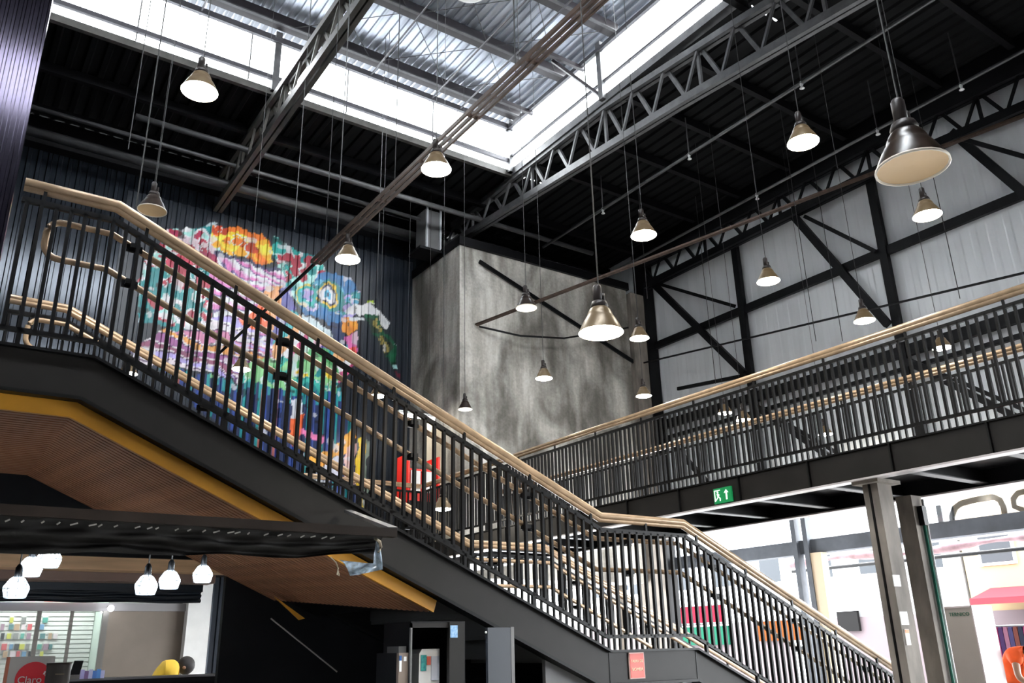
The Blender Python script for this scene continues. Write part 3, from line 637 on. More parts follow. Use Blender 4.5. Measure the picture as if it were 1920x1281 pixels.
def straight_railing(parent, p0, p1, lab, h=1.06):
    p0 = Vector(p0); p1 = Vector(p1); d = (p1-p0).normalized(); Ln = (p1-p0).length; up = Vector((0, 0, 1)); sd = Vector((d.y, -d.x, 0))
    R = tag(link('railing', None, parent, (p0+p1)/2), lab)
    obj('top_rail', MB().tube([p0+up*h, p1+up*h], 0.030, 10).tube([p0+up*(h-0.034), p1+up*(h-0.034)], 0.024, 8), GOLD, R, True)
    obj('upper_bar', MB().bar(p0+up*(h-0.12), p1+up*(h-0.12), 0.03, 0.035), BLK, R)
    obj('lower_bar', MB().bar(p0+up*0.11, p1+up*0.11, 0.03, 0.028), BLK, R)
    ax = abs(d.y) > 0.5
    bal = mesh(MB().box((-0.015, -0.0105, 0), (0.015, 0.0105, h-0.23)) if ax else MB().box((-0.0105, -0.015, 0), (0.0105, 0.015, h-0.23)), BLK, name='baluster')
    n = int(Ln/SP)
    for i in range(n+1): shared('baluster', bal, R, p0+d*(i*SP+0.02)+up*0.11)
    foot = mesh(MB().box((-0.02, -0.02, -0.01), (0.02, 0.02, 0.12)), BLK, name='foot_post'); neck = mesh(MB().box((-0.01, -0.01, 0), (0.01, 0.01, 0.13)), BLK, name='rail_neck')
    for i in range(int(Ln/0.92)+1): shared('foot_post', foot, R, p0+d*(0.1+0.92*i)); shared('rail_neck', neck, R, p0+d*(0.1+0.92*i)+up*(h-0.14))
    return R
straight_railing(WK, (XW0+0.02, 1.2, ZD), (XW0+0.02, YMZ-0.05, ZD), 'railing on the stair side of the walkway')
straight_railing(WK, (XW1-0.02, 1.2, ZD), (XW1-0.02, YMZ-0.05, ZD), 'railing on the street side of the walkway')
MZ = thing('mezzanine', (4, 16, ZD), 'back mezzanine floor with baluster railing below the mural wall', 'mezzanine')
obj('deck', MB().box((-6, YMZ+0.05, ZD-0.2), (9.9, YM-0.05, ZD-0.02)), BLKST, MZ)
obj('edge_beam', MB().box((-6, YMZ, ZD-0.29), (9.05, YMZ+0.05, ZD)), STRING, MZ)
straight_railing(MZ, (2.2, YMZ+0.03, ZD), (XW0, YMZ+0.03, ZD), 'railing along the mezzanine edge')
rs = thing('red_display_stand', (7.6, 14.1, ZD-0.02), 'red display stand with white sheets by the mezzanine corner', 'display stand')
RED = mat('stand_red', (0.78, 0.03, 0.02), 0.4)
obj('base', MB().box((7.38, 14.02, ZD-0.02), (7.92, 14.28, 4.2)), BLKST, rs); obj('body', MB().box((7.35, 14.0, 4.2), (7.95, 14.3, 4.75)), RED, rs)
obj('side_panel', MB().box((7.30, 13.9, 4.15), (7.34, 14.35, 5.05)), RED, rs)
obj('side_panel', MB().box((7.94, 13.9, 4.15), (7.98, 14.35, 5.05)), RED, rs)
obj('top_shelf', MB().box((7.34, 13.95, 4.75), (7.94, 14.3, 4.79)), RED, rs)
for x in (7.38, 7.66): obj('sheet', MB().box((x, 13.93, 4.35), (x+0.2, 13.95, 4.75)), WHITE, rs)
struct('wall_mezzanine', MB().box((9.45, 17.2, ZD-0.02), (9.98, 17.3, 6.65)), mat('cream_wall', (0.75, 0.64, 0.46), 0.6))
tl = thing('tube_light', (9.3, 17.1, 6.75), 'lit white tube light above the mezzanine beside the concrete tower', 'tube light')
obj('tube', MB().tube([(8.75, 17.1, 6.74), (9.65, 17.1, 6.74)], 0.035, 8), mat('tube_glow', (1, 1, 1), 0.5, emit=(1, 0.97, 0.92), es=22), tl)
obj('batten', MB().box((8.7, 17.06, 6.78), (9.7, 17.14, 6.84)), WHITE, tl)
for x in (8.9, 9.5): obj('hanger', MB().tube([(x, 17.1, 6.84), (x, 17.1, ZR)], 0.006, 5), WIRE, tl)

ex = thing('exit_sign', (7.36, 6.46, 3.06), 'green exit sign with running figure and arrow on the walkway edge beam', 'sign')
GRN = mat('exit_green', (0.005, 0.16, 0.05), 0.4, emit=(0.01, 0.35, 0.10), es=0.25); EXW = mat('exit_white', (0.8, 0.9, 0.8), 0.5, emit=(0.8, 1, 0.85), es=0.5)
obj('panel', MB().box((7.362, 6.34, 3.065), (7.385, 6.60, 3.235)), GRN, ex)
mb = MB()   # door frame with running figure
mb.box((7.357, 6.575, 3.09), (7.362, 6.585, 3.21)).box((7.357, 6.50, 3.205), (7.362, 6.585, 3.215))
mb.ball((7.36, 6.535, 3.19), 0.012, 8, 6).bar((7.36, 6.54, 3.175), (7.36, 6.53, 3.135), 0.006, 0.022).bar((7.36, 6.532, 3.14), (7.36, 6.505, 3.12), 0.006, 0.012).bar((7.36, 6.505, 3.12), (7.36, 6.508, 3.09), 0.006, 0.012).bar((7.36, 6.532, 3.14), (7.36, 6.556, 3.115), 0.006, 0.012).bar((7.36, 6.556, 3.115), (7.36, 6.575, 3.10), 0.006, 0.012).bar((7.36, 6.54, 3.172), (7.36, 6.512, 3.155), 0.006, 0.01)
obj('pictogram', mb, EXW, ex)
obj('arrow', MB().bar((7.36, 6.41, 3.095), (7.36, 6.41, 3.17), 0.005, 0.02).add([(7.358, 6.445, 3.17), (7.358, 6.375, 3.17), (7.358, 6.41, 3.21)], [(0, 1, 2)]), EXW, ex)

# concrete columns under the walkway
def column(x0, x1, y0, y1, lab):
    t = thing('concrete_column', ((x0+x1)/2, (y0+y1)/2, 0), lab, 'column', 'concrete columns under the walkway')
    obj('shaft', MB().box((x0, y0, 0), (x1, y1, ZD-0.30)), CONC2, t)
    return t
ca = column(7.5, 7.73, 4.66, 4.82, 'rough concrete column under the walkway with paper notices taped on it')
obj('groove_strip', MB().box((7.488, 4.735, 0), (7.5, 4.755, ZD-0.3)), BLK, ca)
obj('capital', MB().box((7.42, 4.60, ZD-0.335), (7.8, 4.88, ZD-0.30)), CONC2, ca)
cb = column(8.7, 8.89, 5.04, 5.22, 'rough concrete column under the walkway with a green conduit down its face')
obj('green_conduit', MB().tube([(8.82, 5.02, 0), (8.82, 5.02, 2.75)], 0.016, 8), mat('conduit_green', (0.02, 0.16, 0.11), 0.4), cb, True)
obj('junction_box', MB().box((8.77, 4.98, 2.72), (8.85, 5.04, 2.92)), BLKST, cb)
obj('pale_conduit', MB().tube([(8.86, 5.01, 0), (8.86, 5.01, 3.0)], 0.014, 8), WHITE, cb, True)
for (a, b, c, d), mm, lab in (((1674, 1078, 1690, 1100), WHITE, 'blank white paper notice taped high on the concrete column'), ((1687, 1147, 1705, 1172), mat('paper_grey', (0.8, 0.8, 0.76), 0.6), 'white paper notice with print on the concrete column'), ((1696, 1180, 1709, 1210), mat('paper_orange', (0.85, 0.8, 0.75), 0.6), 'paper notice with an orange heading low on the concrete column')):
    p = onY(a, b, 4.652); q = onY(c, d, 4.652)
    o = thing('paper_notice', (p[0], 4.655, q[2]), lab, 'notice', 'paper notices on the column')
    obj('paper', MB().box((p[0], 4.652, q[2]), (min(q[0], 7.73), 4.66, p[2])), mm, o)
    if 'orange' in lab: obj('heading', MB().box((p[0]+0.005, 4.650, p[2]-0.035), (min(q[0], 7.73)-0.005, 4.652, p[2]-0.005)), mat('ink_orange', (0.85, 0.2, 0.05), 0.6), o)

# ------------------------------------------------------------------ pendant lamps
SHADE_LIT = mat('lit_shade', (0.13, 0.10, 0.065), 0.35, 0.4, noise=0.1, scale=10, emit=(0.9, 0.6, 0.28), es=0.05)  # tan colour and faint emission stand in for lamplight passing through the shade
SHADE_OFF = mat('brown_shade', (0.030, 0.018, 0.012), 0.3, 0.0, noise=0.2, scale=10)
LENS_ON = mat('lamp_lens', (1, 1, 1), 0.4, emit=(1.0, 0.93, 0.80), es=100); LENS_OFF = mat('cream_lens', (0.72, 0.50, 0.27), 0.4, noise=0.05, scale=4)
LENS_DIM = mat('dim_lens', (0.8, 0.8, 0.75), 0.4, emit=(1.0, 0.97, 0.9), es=1.6)
RIM = mat('lamp_rim', (0.80, 0.72, 0.60), 0.4); BALL = mat('ballast_brown', (0.028, 0.020, 0.018), 0.45)
prof_o = [(0.150, 0.0), (0.147, 0.012), (0.132, 0.045), (0.112, 0.085), (0.094, 0.115), (0.088, 0.122), (0.084, 0.14), (0.070, 0.168), (0.055, 0.182)]
M_SH = {k: mesh(MB().lathe(prof_o+[(r-0.004, z) for r, z in prof_o[::-1]]), m_, True, name='shade') for k, m_ in (('on', SHADE_LIT), ('off', SHADE_OFF), ('dim', SHADE_OFF))}
M_LE = {k: mesh(MB().lathe([(0.0005, -0.030), (0.06, -0.026), (0.11, -0.014), (0.150, 0.002)] if k != 'off' else [(0.0005, 0.012), (0.08, 0.010), (0.143, 0.004)]), m_, True, name='lens') for k, m_ in (('on', LENS_ON), ('off', LENS_OFF), ('dim', LENS_DIM))}
M_RIM = mesh(MB().lathe([(0.143, 0.006), (0.146, -0.004), (0.153, -0.002), (0.152, 0.008), (0.146, 0.01)]), RIM, True, name='rim')
M_COL = mesh(MB().lathe([(0.001, 0.178), (0.057, 0.180), (0.060, 0.20), (0.050, 0.225), (0.030, 0.232), (0.001, 0.232)], n=16), BALL, True, name='collar')
M_BAL = mesh(MB().lathe([(0.001, 0.225), (0.030, 0.228), (0.030, 0.33), (0.022, 0.345), (0.001, 0.348)], (-0.012, 0, 0), 14).box((0.02, -0.02, 0.24), (0.038, 0.02, 0.29)), BALL, True, name='ballast')
M_CORD = mesh(MB().tube([(0, 0, 0), (0, 0, 1)], 0.006, 6), WIRE, name='cord')
def lamp(px, py, z, state, label, top=None):
    d = _ray(px, py)
    p = CAM+d*((z-1.6)/d[2])
    t = thing('pendant_lamp', p, label, 'pendant lamp', 'high bay pendant lamps hanging from the roof')
    shared('shade', M_SH[state], t, p); shared('lens', M_LE[state], t, p); (shared('rim', M_RIM, t, p) if state != 'on' else None); shared('collar', M_COL, t, p); shared('ballast', M_BAL, t, p)
    c = shared('cord', M_CORD, t, (p[0], p[1], p[2]+0.345)); c.scale = (0.8, 0.8, (top if top else ZL+0.26 if LY0 < p[1] < LY1 and p[0] < LX1 else ZR)-p[2]-0.345)
    return t
AT = {'m': 'lit pendant lamp hanging against the mural wall', 'c': 'lit pendant lamp hanging against the grey concrete tower', 'w': 'lit pendant lamp hanging against the white panel wall', 'r': 'lit pendant lamp hanging under the dark roof', 'b': 'lit pendant lamp behind the walkway railing, one of a close pair', 's': 'lit pendant lamp seen through the stair railing'}
lamp(374, 172, 6.10, 'on', 'lit pendant lamp hanging below the glazed lantern edge, over the upper stair')
lamp(285, 395, 6.15, 'off', 'unlit pendant lamp with cream inside beside the upper stair handrail')
lamp(818, 318, 6.10, 'on', 'lit pendant lamp on the copper cable tray below the glazed lantern edge')
lamp(652, 487, 6.10, 'on', 'lit pendant lamp at the far end of the copper cable tray, before the mural wall', 6.479)
lamp(987, 578, 6.07, 'dim', 'dimly lit dark shaded pendant lamp before the concrete tower, crossed by the brace')
lamp(1020, 710, 6.10, 'on', 'lit pendant lamp before the middle of the grey concrete tower')
lamp(872, 768, 6.25, 'dim', 'dimly lit dark shaded pendant lamp by the lower corner of the concrete tower')
lamp(1127, 625, 3.56, 'on', 'large looking lit pendant lamp hung low before the concrete tower')
lamp(1207, 442, 6.10, 'on', 'lit pendant lamp under the dark roof, directly above the concrete tower corner column')
lamp(1199, 635, 6.09, 'on', 'lit pendant lamp by the corner column between concrete tower and panel wall, upper of two')
lamp(1207, 743, 6.10, 'on', 'lit pendant lamp by the corner column, lower of two, just above walkway handrail')
lamp(1441, 528, 6.12, 'on', 'lit pendant lamp before the white panel wall, between its two black columns, above the girt'); lamp(1621, 602, 6.02, 'on', 'lit pendant lamp before the white panel wall, below the girt, beside a diagonal brace'); lamp(1739, 405, 5.95, 'on', 'lit pendant lamp before the white panel wall, just below the big unlit lamp')
lamp(1506, 268, 6.13, 'on', 'lit pendant lamp under the dark roof, above the truss of the panel wall')
lamp(1711, 315, 3.51, 'off', 'large looking unlit pendant lamp with dark brown shade and cream inside, hung low')
lamp(1767, 653, 6.09, 'on', 'lit pendant lamp behind the walkway railing, close under its handrail'); lamp(1360, 775, 6.10, 'on', AT['b']); lamp(1395, 788, 5.75, 'on', AT['b']); lamp(1548, 815, 5.70, 'on', 'lit pendant lamp behind the walkway railing, low by the deck, on its own')
lamp(708, 743, 6.08, 'on', 'lit pendant lamp behind the stair railing, near the foot of the painted green plaque'); lamp(452, 693, 6.10, 'on', 'lit pendant lamp behind the stair railing, before the painted wing feathers'); lamp(830, 955, 3.65, 'on', 'lit pendant lamp hung low behind the stair railing, below the red display stand'); lamp(240, 701, 6.10, 'on', 'lit pendant lamp peeping out just above the stair stringer top')

# ------------------------------------------------------------------ kiosk under the stair
KY = 4.0
aw = thing('awning', (0.9, KY, 1.95), 'dark kiosk awning with brown front beam and gathered black tarpaulin', 'awning')
BRN = mat('awning_brown', (0.022, 0.015, 0.011), 0.5, spec=0.25, noise=0.25, scale=5)
obj('front_beam', MB().box((-1.2, KY, 2.148), (2.045, KY+0.06, 2.192)), BRN, aw)
obj('end_strut', MB().bar((2.03, KY+0.02, 2.19), (2.40, YS0-0.06, 2.50), 0.05, 0.02), mat('strut_grey', (0.14, 0.14, 0.14), 0.4), aw)
TARP = mat('black_tarp', (0.008, 0.0073, 0.0066), 0.5, spec=0.25, noise=0.5, scale=6, stretch=(0.5, 3, 6))
nx, nz = 90, 14; V = []; F = []
for j in range(nz+1):
    for i in range(nx+1):
        x = -1.2+3.18*i/nx; f = j/nz; sag = 0.132-0.05*max(0, (x-1.0))+0.008*math.sin(5*x)
        V.append((x, KY+0.02+0.10*f+0.030*f*math.sin(16*f+2.2*math.sin(3.1*x)+x*1.5)+0.008*math.sin(23*x+9*f), 2.166-(sag+0.014)*f+0.006*f*math.sin(11*x+7*f)))
for j in range(nz):
    for i in range(nx): a = j*(nx+1)+i; F.append((a, a+1, a+nx+2, a+nx+1))
tp = obj('tarpaulin', MB().add(V, F), TARP, aw, True)
V = []; F = []
for j in range(7):
    for i in range(nx+1): x = -1.2+3.18*i/nx; V.append((x, KY+0.08+(YS0-0.20-KY)*j/6, 2.176+0.01*j/6*3+0.008*math.sin(7*x+2*j)))
for j in range(6):
    for i in range(nx): a = j*(nx+1)+i; F.append((a, a+1, a+nx+2, a+nx+1))
obj('canopy_sheet', MB().add(V, F), TARP, aw, True)
for i in range(26):
    x = 0.24+i*0.058+random.uniform(-.02, .02)
    obj('lacing_tie', MB().bar((x, KY+0.012, 2.125-0.004*random.random()), (x+random.uniform(.008, .03), KY+0.008, 2.132), 0.004, 0.006), mat('tie_white', (0.4, 0.38, 0.34), 0.6), aw)
# bundled clear plastic at the beam end
pl = thing('plastic_bundle', (1.93, KY+0.03, 1.97), 'crumpled clear plastic sheet tied at the awning beam end', 'plastic sheet')
PLM = mat('clear_plastic', (0.42, 0.52, 0.60), 0.15, 0.0, noise=0.6, scale=30, spec=1.0)
V = []; F = []; P0 = [onY(*p, KY+0.03) for p in ((640, 1052), (655, 1078), (718, 1068), (716, 1030), (700, 1052))]
pts = [(636, 1050, 648, 1058), (650, 1052, 656, 1080), (668, 1054, 672, 1078), (685, 1056, 690, 1074), (700, 1056, 708, 1070), (701, 1040, 718, 1068), (703, 1030, 716, 1046), (705, 1014, 713, 1024)]
for i, (a, b, c, d) in enumerate(pts):
    for k in range(5):
        q = onY(a+(c-a)*k/4, b+(d-b)*k/4, KY+0.02+0.02*math.sin(i*2.1+k*1.7)); V.append(tuple(q))
for i in range(len(pts)-1):
    for k in range(4): a = i*5+k; F.append((a, a+1, a+6, a+5))
obj('sheet', MB().add(V, F), PLM, pl, True)
obj('knot', MB().tube([onY(703, 1010, KY+0.02), onY(712, 1016, KY+0.0), onY(714, 1026, KY+0.02), onY(710, 1036, KY+0.01)], 0.008, 6), mat('string_tan', (0.5, 0.42, 0.3), 0.7), pl, True)
obj('string', MB().tube([onY(*p, KY+0.03) for p in ((620, 1045), (630, 1055), (634, 1066), (632, 1078), (636, 1080), (634, 1070))], 0.003, 5), mat('string_tan', (0, 0, 0)), pl)

# cage pendant bulbs
BGLOW = mat('bulb_glow', (1, 1, 1), 0.4, emit=(0.78, 0.90, 1.0), es=150); CAGEG = pane_mat('cage_glass', 0.05); CAGEW = mat('cage_wire', (0.5, 0.56, 0.62), 0.3, 0.4)
prof = [(0.016, 0.055), (0.030, 0.045), (0.050, 0.012), (0.052, 0.0), (0.042, -0.036), (0.040, -0.038)]
M_CG = mesh(MB().lathe(prof, n=10), CAGEG, True, name='glass_shade'); M_BU = mesh(MB().ball((0, 0, 0.004), 0.026), BGLOW, True, name='bulb')
mb = MB()
for k in range(8):
    a = 2*math.pi*k/8; mb.tube([(r*math.cos(a)*1.03, r*math.sin(a)*1.03, z) for r, z in prof[:-1]], 0.0022, 4)
for r, z in ((0.0535, 0.0), (0.043, -0.037)): mb.tube([(r*math.cos(2*math.pi*k/16), r*math.sin(2*math.pi*k/16), z) for k in range(17)], 0.0022, 4)
M_CW = mesh(mb, CAGEW, name='wire_cage'); M_SO = mesh(MB().lathe([(0.001, 0.05), (0.017, 0.05), (0.016, 0.095), (0.008, 0.11), (0.001, 0.112)], n=12), BLKST, True, name='socket')
for (a, b, lab) in ((30, 1105, 'glowing caged bulb hanging under the awning'), (57, 1066, ''), (92, 1049, ''), (274, 1100, ''), (318, 1090, ''), (380, 1079, '')):
    p = onY(a, b, {30: 4.6, 57: 4.85, 92: 4.7, 274: 4.6, 318: 4.8, 380: 4.95}[a])
    t = thing('cage_bulb', p, 'glowing white caged pendant bulb under the kiosk awning', 'pendant bulb', 'caged bulbs under the awning')
    for nm, me_ in (('glass_shade', M_CG), ('wire_cage', M_CW), ('bulb', M_BU), ('socket', M_SO)): shared(nm, me_, t, p)
    c = shared('cord', M_CORD, t, (p[0], p[1], p[2]+0.11)); c.scale = (0.6, 0.6, max(0.01, 2.17-p[2]-0.11))

tag(obj('timber_beam', MB().box((-2.0, 7.68, 2.26), (2.42, 7.9, 2.36)), TAN), 'pale tan timber beam under the far side of the stair', 'beam')
struct('wall_bulkhead', MB().box((-2.0, 7.72, 2.37), (2.3, 7.8, 3.0)), BULK)
struct('trim_5', MB().box((-2.0, 7.9, 2.19), (2.25, 8.15, 2.37)), mat('mauve_soffit', (0.25, 0.17, 0.14), 0.6))
BLIND = mat('blue_black_blind', (0.008, 0.014, 0.022), 0.4, noise=0.5, scale=5, stretch=(0.4, 2, 8))
bl = thing('rolled_blind', (0.9, 8.2, 2.03), 'dark blue black rolled blind above the kiosk counter', 'blind')
obj('headbox', MB().box((-2.0, 8.16, 2.13), (2.22, 8.3, 2.21)), BLIND, bl)
V = []; F = []
for j in range(9):
    for i in range(61): x = -2+4.22*i/60; V.append((x, 8.2+0.02*math.sin(j*1.9+x*2), 2.14-0.105*j/8+0.004*math.sin(9*x)))
for j in range(8):
    for i in range(60): a = j*61+i; F.append((a, a+1, a+62, a+61))
obj('curtain', MB().add(V, F), BLIND, bl, True)

# phone shop behind the kiosk
SY = 16.0
shop = group_struct('door_1', (3, SY, 0))
STEEL = mat('shopfront_steel', (0.18, 0.17, 0.16), 0.4, 0.3)
zt = onY(100, 1146, SY)[2]
obj('header', MB().box((0.2, SY-0.05, zt), (4.1, SY+0.15, zt+0.13)), mat('header_grey', (0.30, 0.29, 0.30), 0.5), shop)
for a, b in ((62, 70), (125, 131), (186, 197)):
    xa = onY(a, 1200, SY)[0]; xb = onY(b, 1200, SY)[0]; obj('mullion', MB().box((xa, SY-0.04, 0), (xb, SY+0.04, zt)), STEEL, shop)
for a, b in ((-10, 62), (70, 125), (131, 186)):
    xa = onY(a, 1200, SY)[0]; xb = onY(b, 1200, SY)[0]; obj('glass_pane', MB().box((xa, SY-0.006, 0.1), (xb, SY+0.006, zt)), GLASS, shop)
xa = onY(197, 1200, SY)[0]; xb = onY(342, 1200, SY)[0]
obj('shutter_panel', MB().box((xa, SY, 0), (xb, SY+0.06, zt)), mat('taupe_panel', (0.20, 0.165, 0.135), 0.6, noise=0.1, scale=2), shop)
struct('wall_pier', MB().box((onY(341, 1200, SY)[0], SY-0.2, 0), (onY(386, 1180, SY)[0], SY+0.2, 3.1)), WHITE)
struct('wall_shop', MB().box((0, 17.25, 0), (4.2, 17.35, 3.1)), mat('shop_white', (0.70, 0.74, 0.70), 0.6))
struct('wall_shopside', MB().box((2.85, SY+0.1, 0), (2.9, 17.25, 3.1)), mat('shop_mint', (0.62, 0.72, 0.66), 0.6))
struct('trim_6', MB().box((0, SY, 2.95), (4.2, 17.4, 3.0)), WHITE)
tlb = thing('added_shop_light', (1.8, 16.7, 2.9), 'added light panel brightening the phone shop', 'ceiling light')  # panel added to brighten the shop interior
obj('frame', MB().box((0.8, 16.4, 2.9), (2.8, 16.9, 2.95)), WHITE, tlb); obj('diffuser', MB().box((0.85, 16.45, 2.885), (2.75, 16.85, 2.9)), mat('shop_glow', (1, 1, 1), 0.5, emit=(0.9, 1.0, 0.95), es=8), tlb)
sl = thing('slatwall', (1.8, 17.2, 1.0), 'white slatted display wall inside the phone shop', 'display wall')
for i in range(20):
    z = 1.0+0.075*i; obj('slat', MB().box((0.3, 17.2, z), (2.84, 17.24, z+0.06)), WHITE, sl)
pc = [(0.25, 0.25, 0.25), (0.08, 0.2, 0.22), (0.6, 0.1, 0.12), (0.55, 0.55, 0.1), (0.35, 0.22, 0.3), (0.7, 0.6, 0.65), (0.05, 0.05, 0.06), (0.1, 0.35, 0.3), (0.45, 0.3, 0.2), (0.15, 0.3, 0.5)]
pcn = ['grey', 'dark teal', 'red', 'olive yellow', 'plum', 'pale pink', 'black', 'green', 'tan', 'blue']
rows = [(1162, (22, 45, 85)), (1175, (5, 21, 32, 44, 56, 78)), (1192, (5, 17, 30, 42, 54, 80, 94, 104)), (1212, (8, 21, 31, 41, 52, 74, 86, 95)), (1226, (10, 24, 34, 45, 58, 78))]
k = 0
for yy, xsr in rows:
    for xx in xsr:
        p = onY(xx, yy, 17.17); c = (k*7+3) % 10; w_, h_ = 0.032+0.008*(k % 3), 0.055+0.01*(k % 2)
        t = thing('phone_case_pack', (p[0], 17.19, p[2]-h_), pcn[c]+' phone case pack hanging on the white slatted shop wall', 'phone case', 'phone case packs on the shop wall')
        obj('card', MB().box((p[0]-w_, 17.185, p[2]-h_), (p[0]+w_, 17.195, p[2]+h_)), mat('card_white', (0.7, 0.7, 0.68), 0.5), t)
        obj('case', MB().box((p[0]-w_*0.8, 17.165, p[2]-h_*0.95), (p[0]+w_*0.8, 17.186, p[2]+h_*0.6)), mat('case_%d' % c, pc[c], 0.4), t)
        k += 1
ss = thing('shop_sign_strip', (1.5, SY-0.1, zt+0.13), 'red and white lit sign strip above the phone shop front', 'sign')
for i, (a, b) in enumerate(((-5, 22), (22, 46), (46, 66), (66, 82), (82, 120), (120, 130), (130, 140), (140, 149), (149, 157), (157, 162), (162, 168), (168, 180))):
    p = onY(a, 1128, SY-0.1); q = onY(b, 1128, SY-0.1)
    c = [(0.35, 0.33, 0.6), (0.6, 0.6, 0.75), (0.75, 0.35, 0.5), (0.85, 0.8, 0.82), (0.85, 0.35, 0.35), (0.85, 0.08, 0.03), (0.85, 0.7, 0.65), (0.8, 0.02, 0.02), (0.85, 0.8, 0.8), (0.8, 0.02, 0.02), (0.85, 0.75, 0.75), (0.45, 0.10, 0.08)][i]
    obj('sign_block', MB().box((p[0], SY-0.1, zt+0.135), (q[0], SY-0.05, zt+0.235)), mat('signblock_%d' % i, c, 0.4, emit=c, es=0.6), ss)
p = onY(208, 1141, SY-0.3)
sp = thing('spot_lamp', p, 'small bright spot lamp on the shop header', 'spot lamp')
obj('bulb', MB().ball(p, 0.05), mat('spot_glow', (1, 1, 1), 0.5, emit=(0.95, 0.97, 1), es=25), sp, True)
obj('arm', MB().bar((p[0], p[1]+0.05, p[2]), (p[0], SY, p[2]+0.05), 0.02, 0.02), STEEL, sp)

# counter and things on it
CY = 9.0
ct = thing('bar_counter', (2.0, CY, 0), 'long black bar counter under the stair', 'counter')
obj('top', MB().box((0.9, CY, 1.36), (3.4, CY+0.5, 1.41)), BLKST, ct); obj('front', MB().box((0.95, CY+0.05, 0), (3.35, CY+0.1, 1.36)), BULK, ct); obj('edge_trim', MB().box((0.9, CY-0.01, 1.395), (3.4, CY, 1.412)), mat('trim_grey', (0.12, 0.12, 0.13), 0.3), ct)
TY = 8.4
p = onY(20, 1232, TY); q = onY(104, 1232, TY); cz = onY(62, 1268, TY)
sb = thing('sign_board', ((p[0]+q[0])/2, TY, 0), 'white board with a big red disc logo and white lettering', 'sign')
obj('panel', MB().box((p[0], TY, 0.0), (q[0], TY+0.05, p[2])), mat('board_white', (0.62, 0.60, 0.57), 0.5), sb)
obj('side_edge', MB().box((p[0]-0.02, TY, 0.0), (p[0], TY+0.08, p[2])), mat('board_edge', (0.6, 0.2, 0.12), 0.5), sb)
ang = np.linspace(0, 2*math.pi, 40, endpoint=False); rr = 0.13
obj('logo_disc', MB().prism([(cz[0]+rr*math.cos(a), cz[2]-0.02+rr*math.sin(a)) for a in ang], 'y', TY-0.006, TY), mat('logo_red', (0.80, 0.005, 0.02), 0.4), sb)
text_obj('Claro', 0.078, WHITE, sb, (cz[0]-0.022, TY-0.008, cz[2]-0.03), math.pi/2, 0)
for a, b in (((0.075, 0.03), (0.085, 0.055)), ((0.085, 0.02), (0.105, 0.035))): obj('logo_ray', MB().bar((cz[0]+a[0], TY-0.008, cz[2]+a[1]-0.02), (cz[0]+b[0], TY-0.008, cz[2]+b[1]-0.02), 0.004, 0.012), WHITE, sb)
p = onY(112, 1243, 7.6); w_ = 0.085
dr = thing('dark_canister', (p[0], 7.6, 0), 'dark brown cylindrical bin beside the red logo board', 'bin')
obj('body', MB().lathe([(0.001, 0), (w_*0.95, 0), (w_, p[2]-0.03), (w_*1.03, p[2]-0.02), (w_*1.03, p[2]), (w_*0.95, p[2]), (w_*0.93, p[2]-0.3), (0.001, p[2]-0.3)], (p[0], 7.6, 0)), mat('bin_brown', (0.03, 0.022, 0.018), 0.45), dr, True)
obj('emblem', MB().box((p[0]-0.03, 7.6-w_-0.004, p[2]-0.085), (p[0]+0.03, 7.6-w_+0.004, p[2]-0.075)), mat('emblem_tan', (0.12, 0.09, 0.05), 0.5), dr)
a, b, c, d = [onY(*q, CY+0.2) for q in ((140, 1239), (157, 1239), (149, 1266), (130, 1268))]
tb_ = thing('tablet_screen', (c[0], CY+0.2, 1.41), 'black tilted tablet screen standing on the counter end', 'tablet')
obj('screen', MB().add([tuple(v) for v in (a, b, c, d)]+[(v[0], v[1]+0.015, v[2]) for v in (a, b, c, d)], [(0, 1, 2, 3), (7, 6, 5, 4), (0, 4, 5, 1), (1, 5, 6, 2), (2, 6, 7, 3), (3, 7, 4, 0)]), BLKST, tb_)
obj('stand', MB().box((d[0]-0.02, CY+0.18, 1.41), (c[0]+0.02, CY+0.26, min(c[2], d[2])+0.01)), STEEL, tb_)
p = onY(150, 1256, CY+0.15); q = onY(198, 1256, CY+0.15)
lf = thing('leaflet_tray', ((p[0]+q[0])/2, CY+0.15, 1.41), 'lilac and blue leaflets in a clear counter tray', 'leaflets')
for i, c in enumerate(((0.45, 0.42, 0.75), (0.25, 0.16, 0.35), (0.6, 0.62, 0.85), (0.10, 0.25, 0.65), (0.12, 0.32, 0.72), (0.55, 0.55, 0.8))):
    x0 = p[0]+(q[0]-p[0])*i/6; obj('leaflet', MB().box((x0, CY+0.1+0.012*i, 1.41), (x0+(q[0]-p[0])/6*0.95, CY+0.115+0.012*i, p[2]-0.012*(i % 2))), mat('leaf_%d' % i, c, 0.4), lf)
tag(obj('guy_rod', MB().tube([onY(508, 1160, 7.0), onY(632, 1260, 7.0)], 0.006, 6), mat('rod_pale', (0.35, 0.33, 0.3), 0.4)), 'thin pale rod slanting down in the dark below the soffit', 'rod')

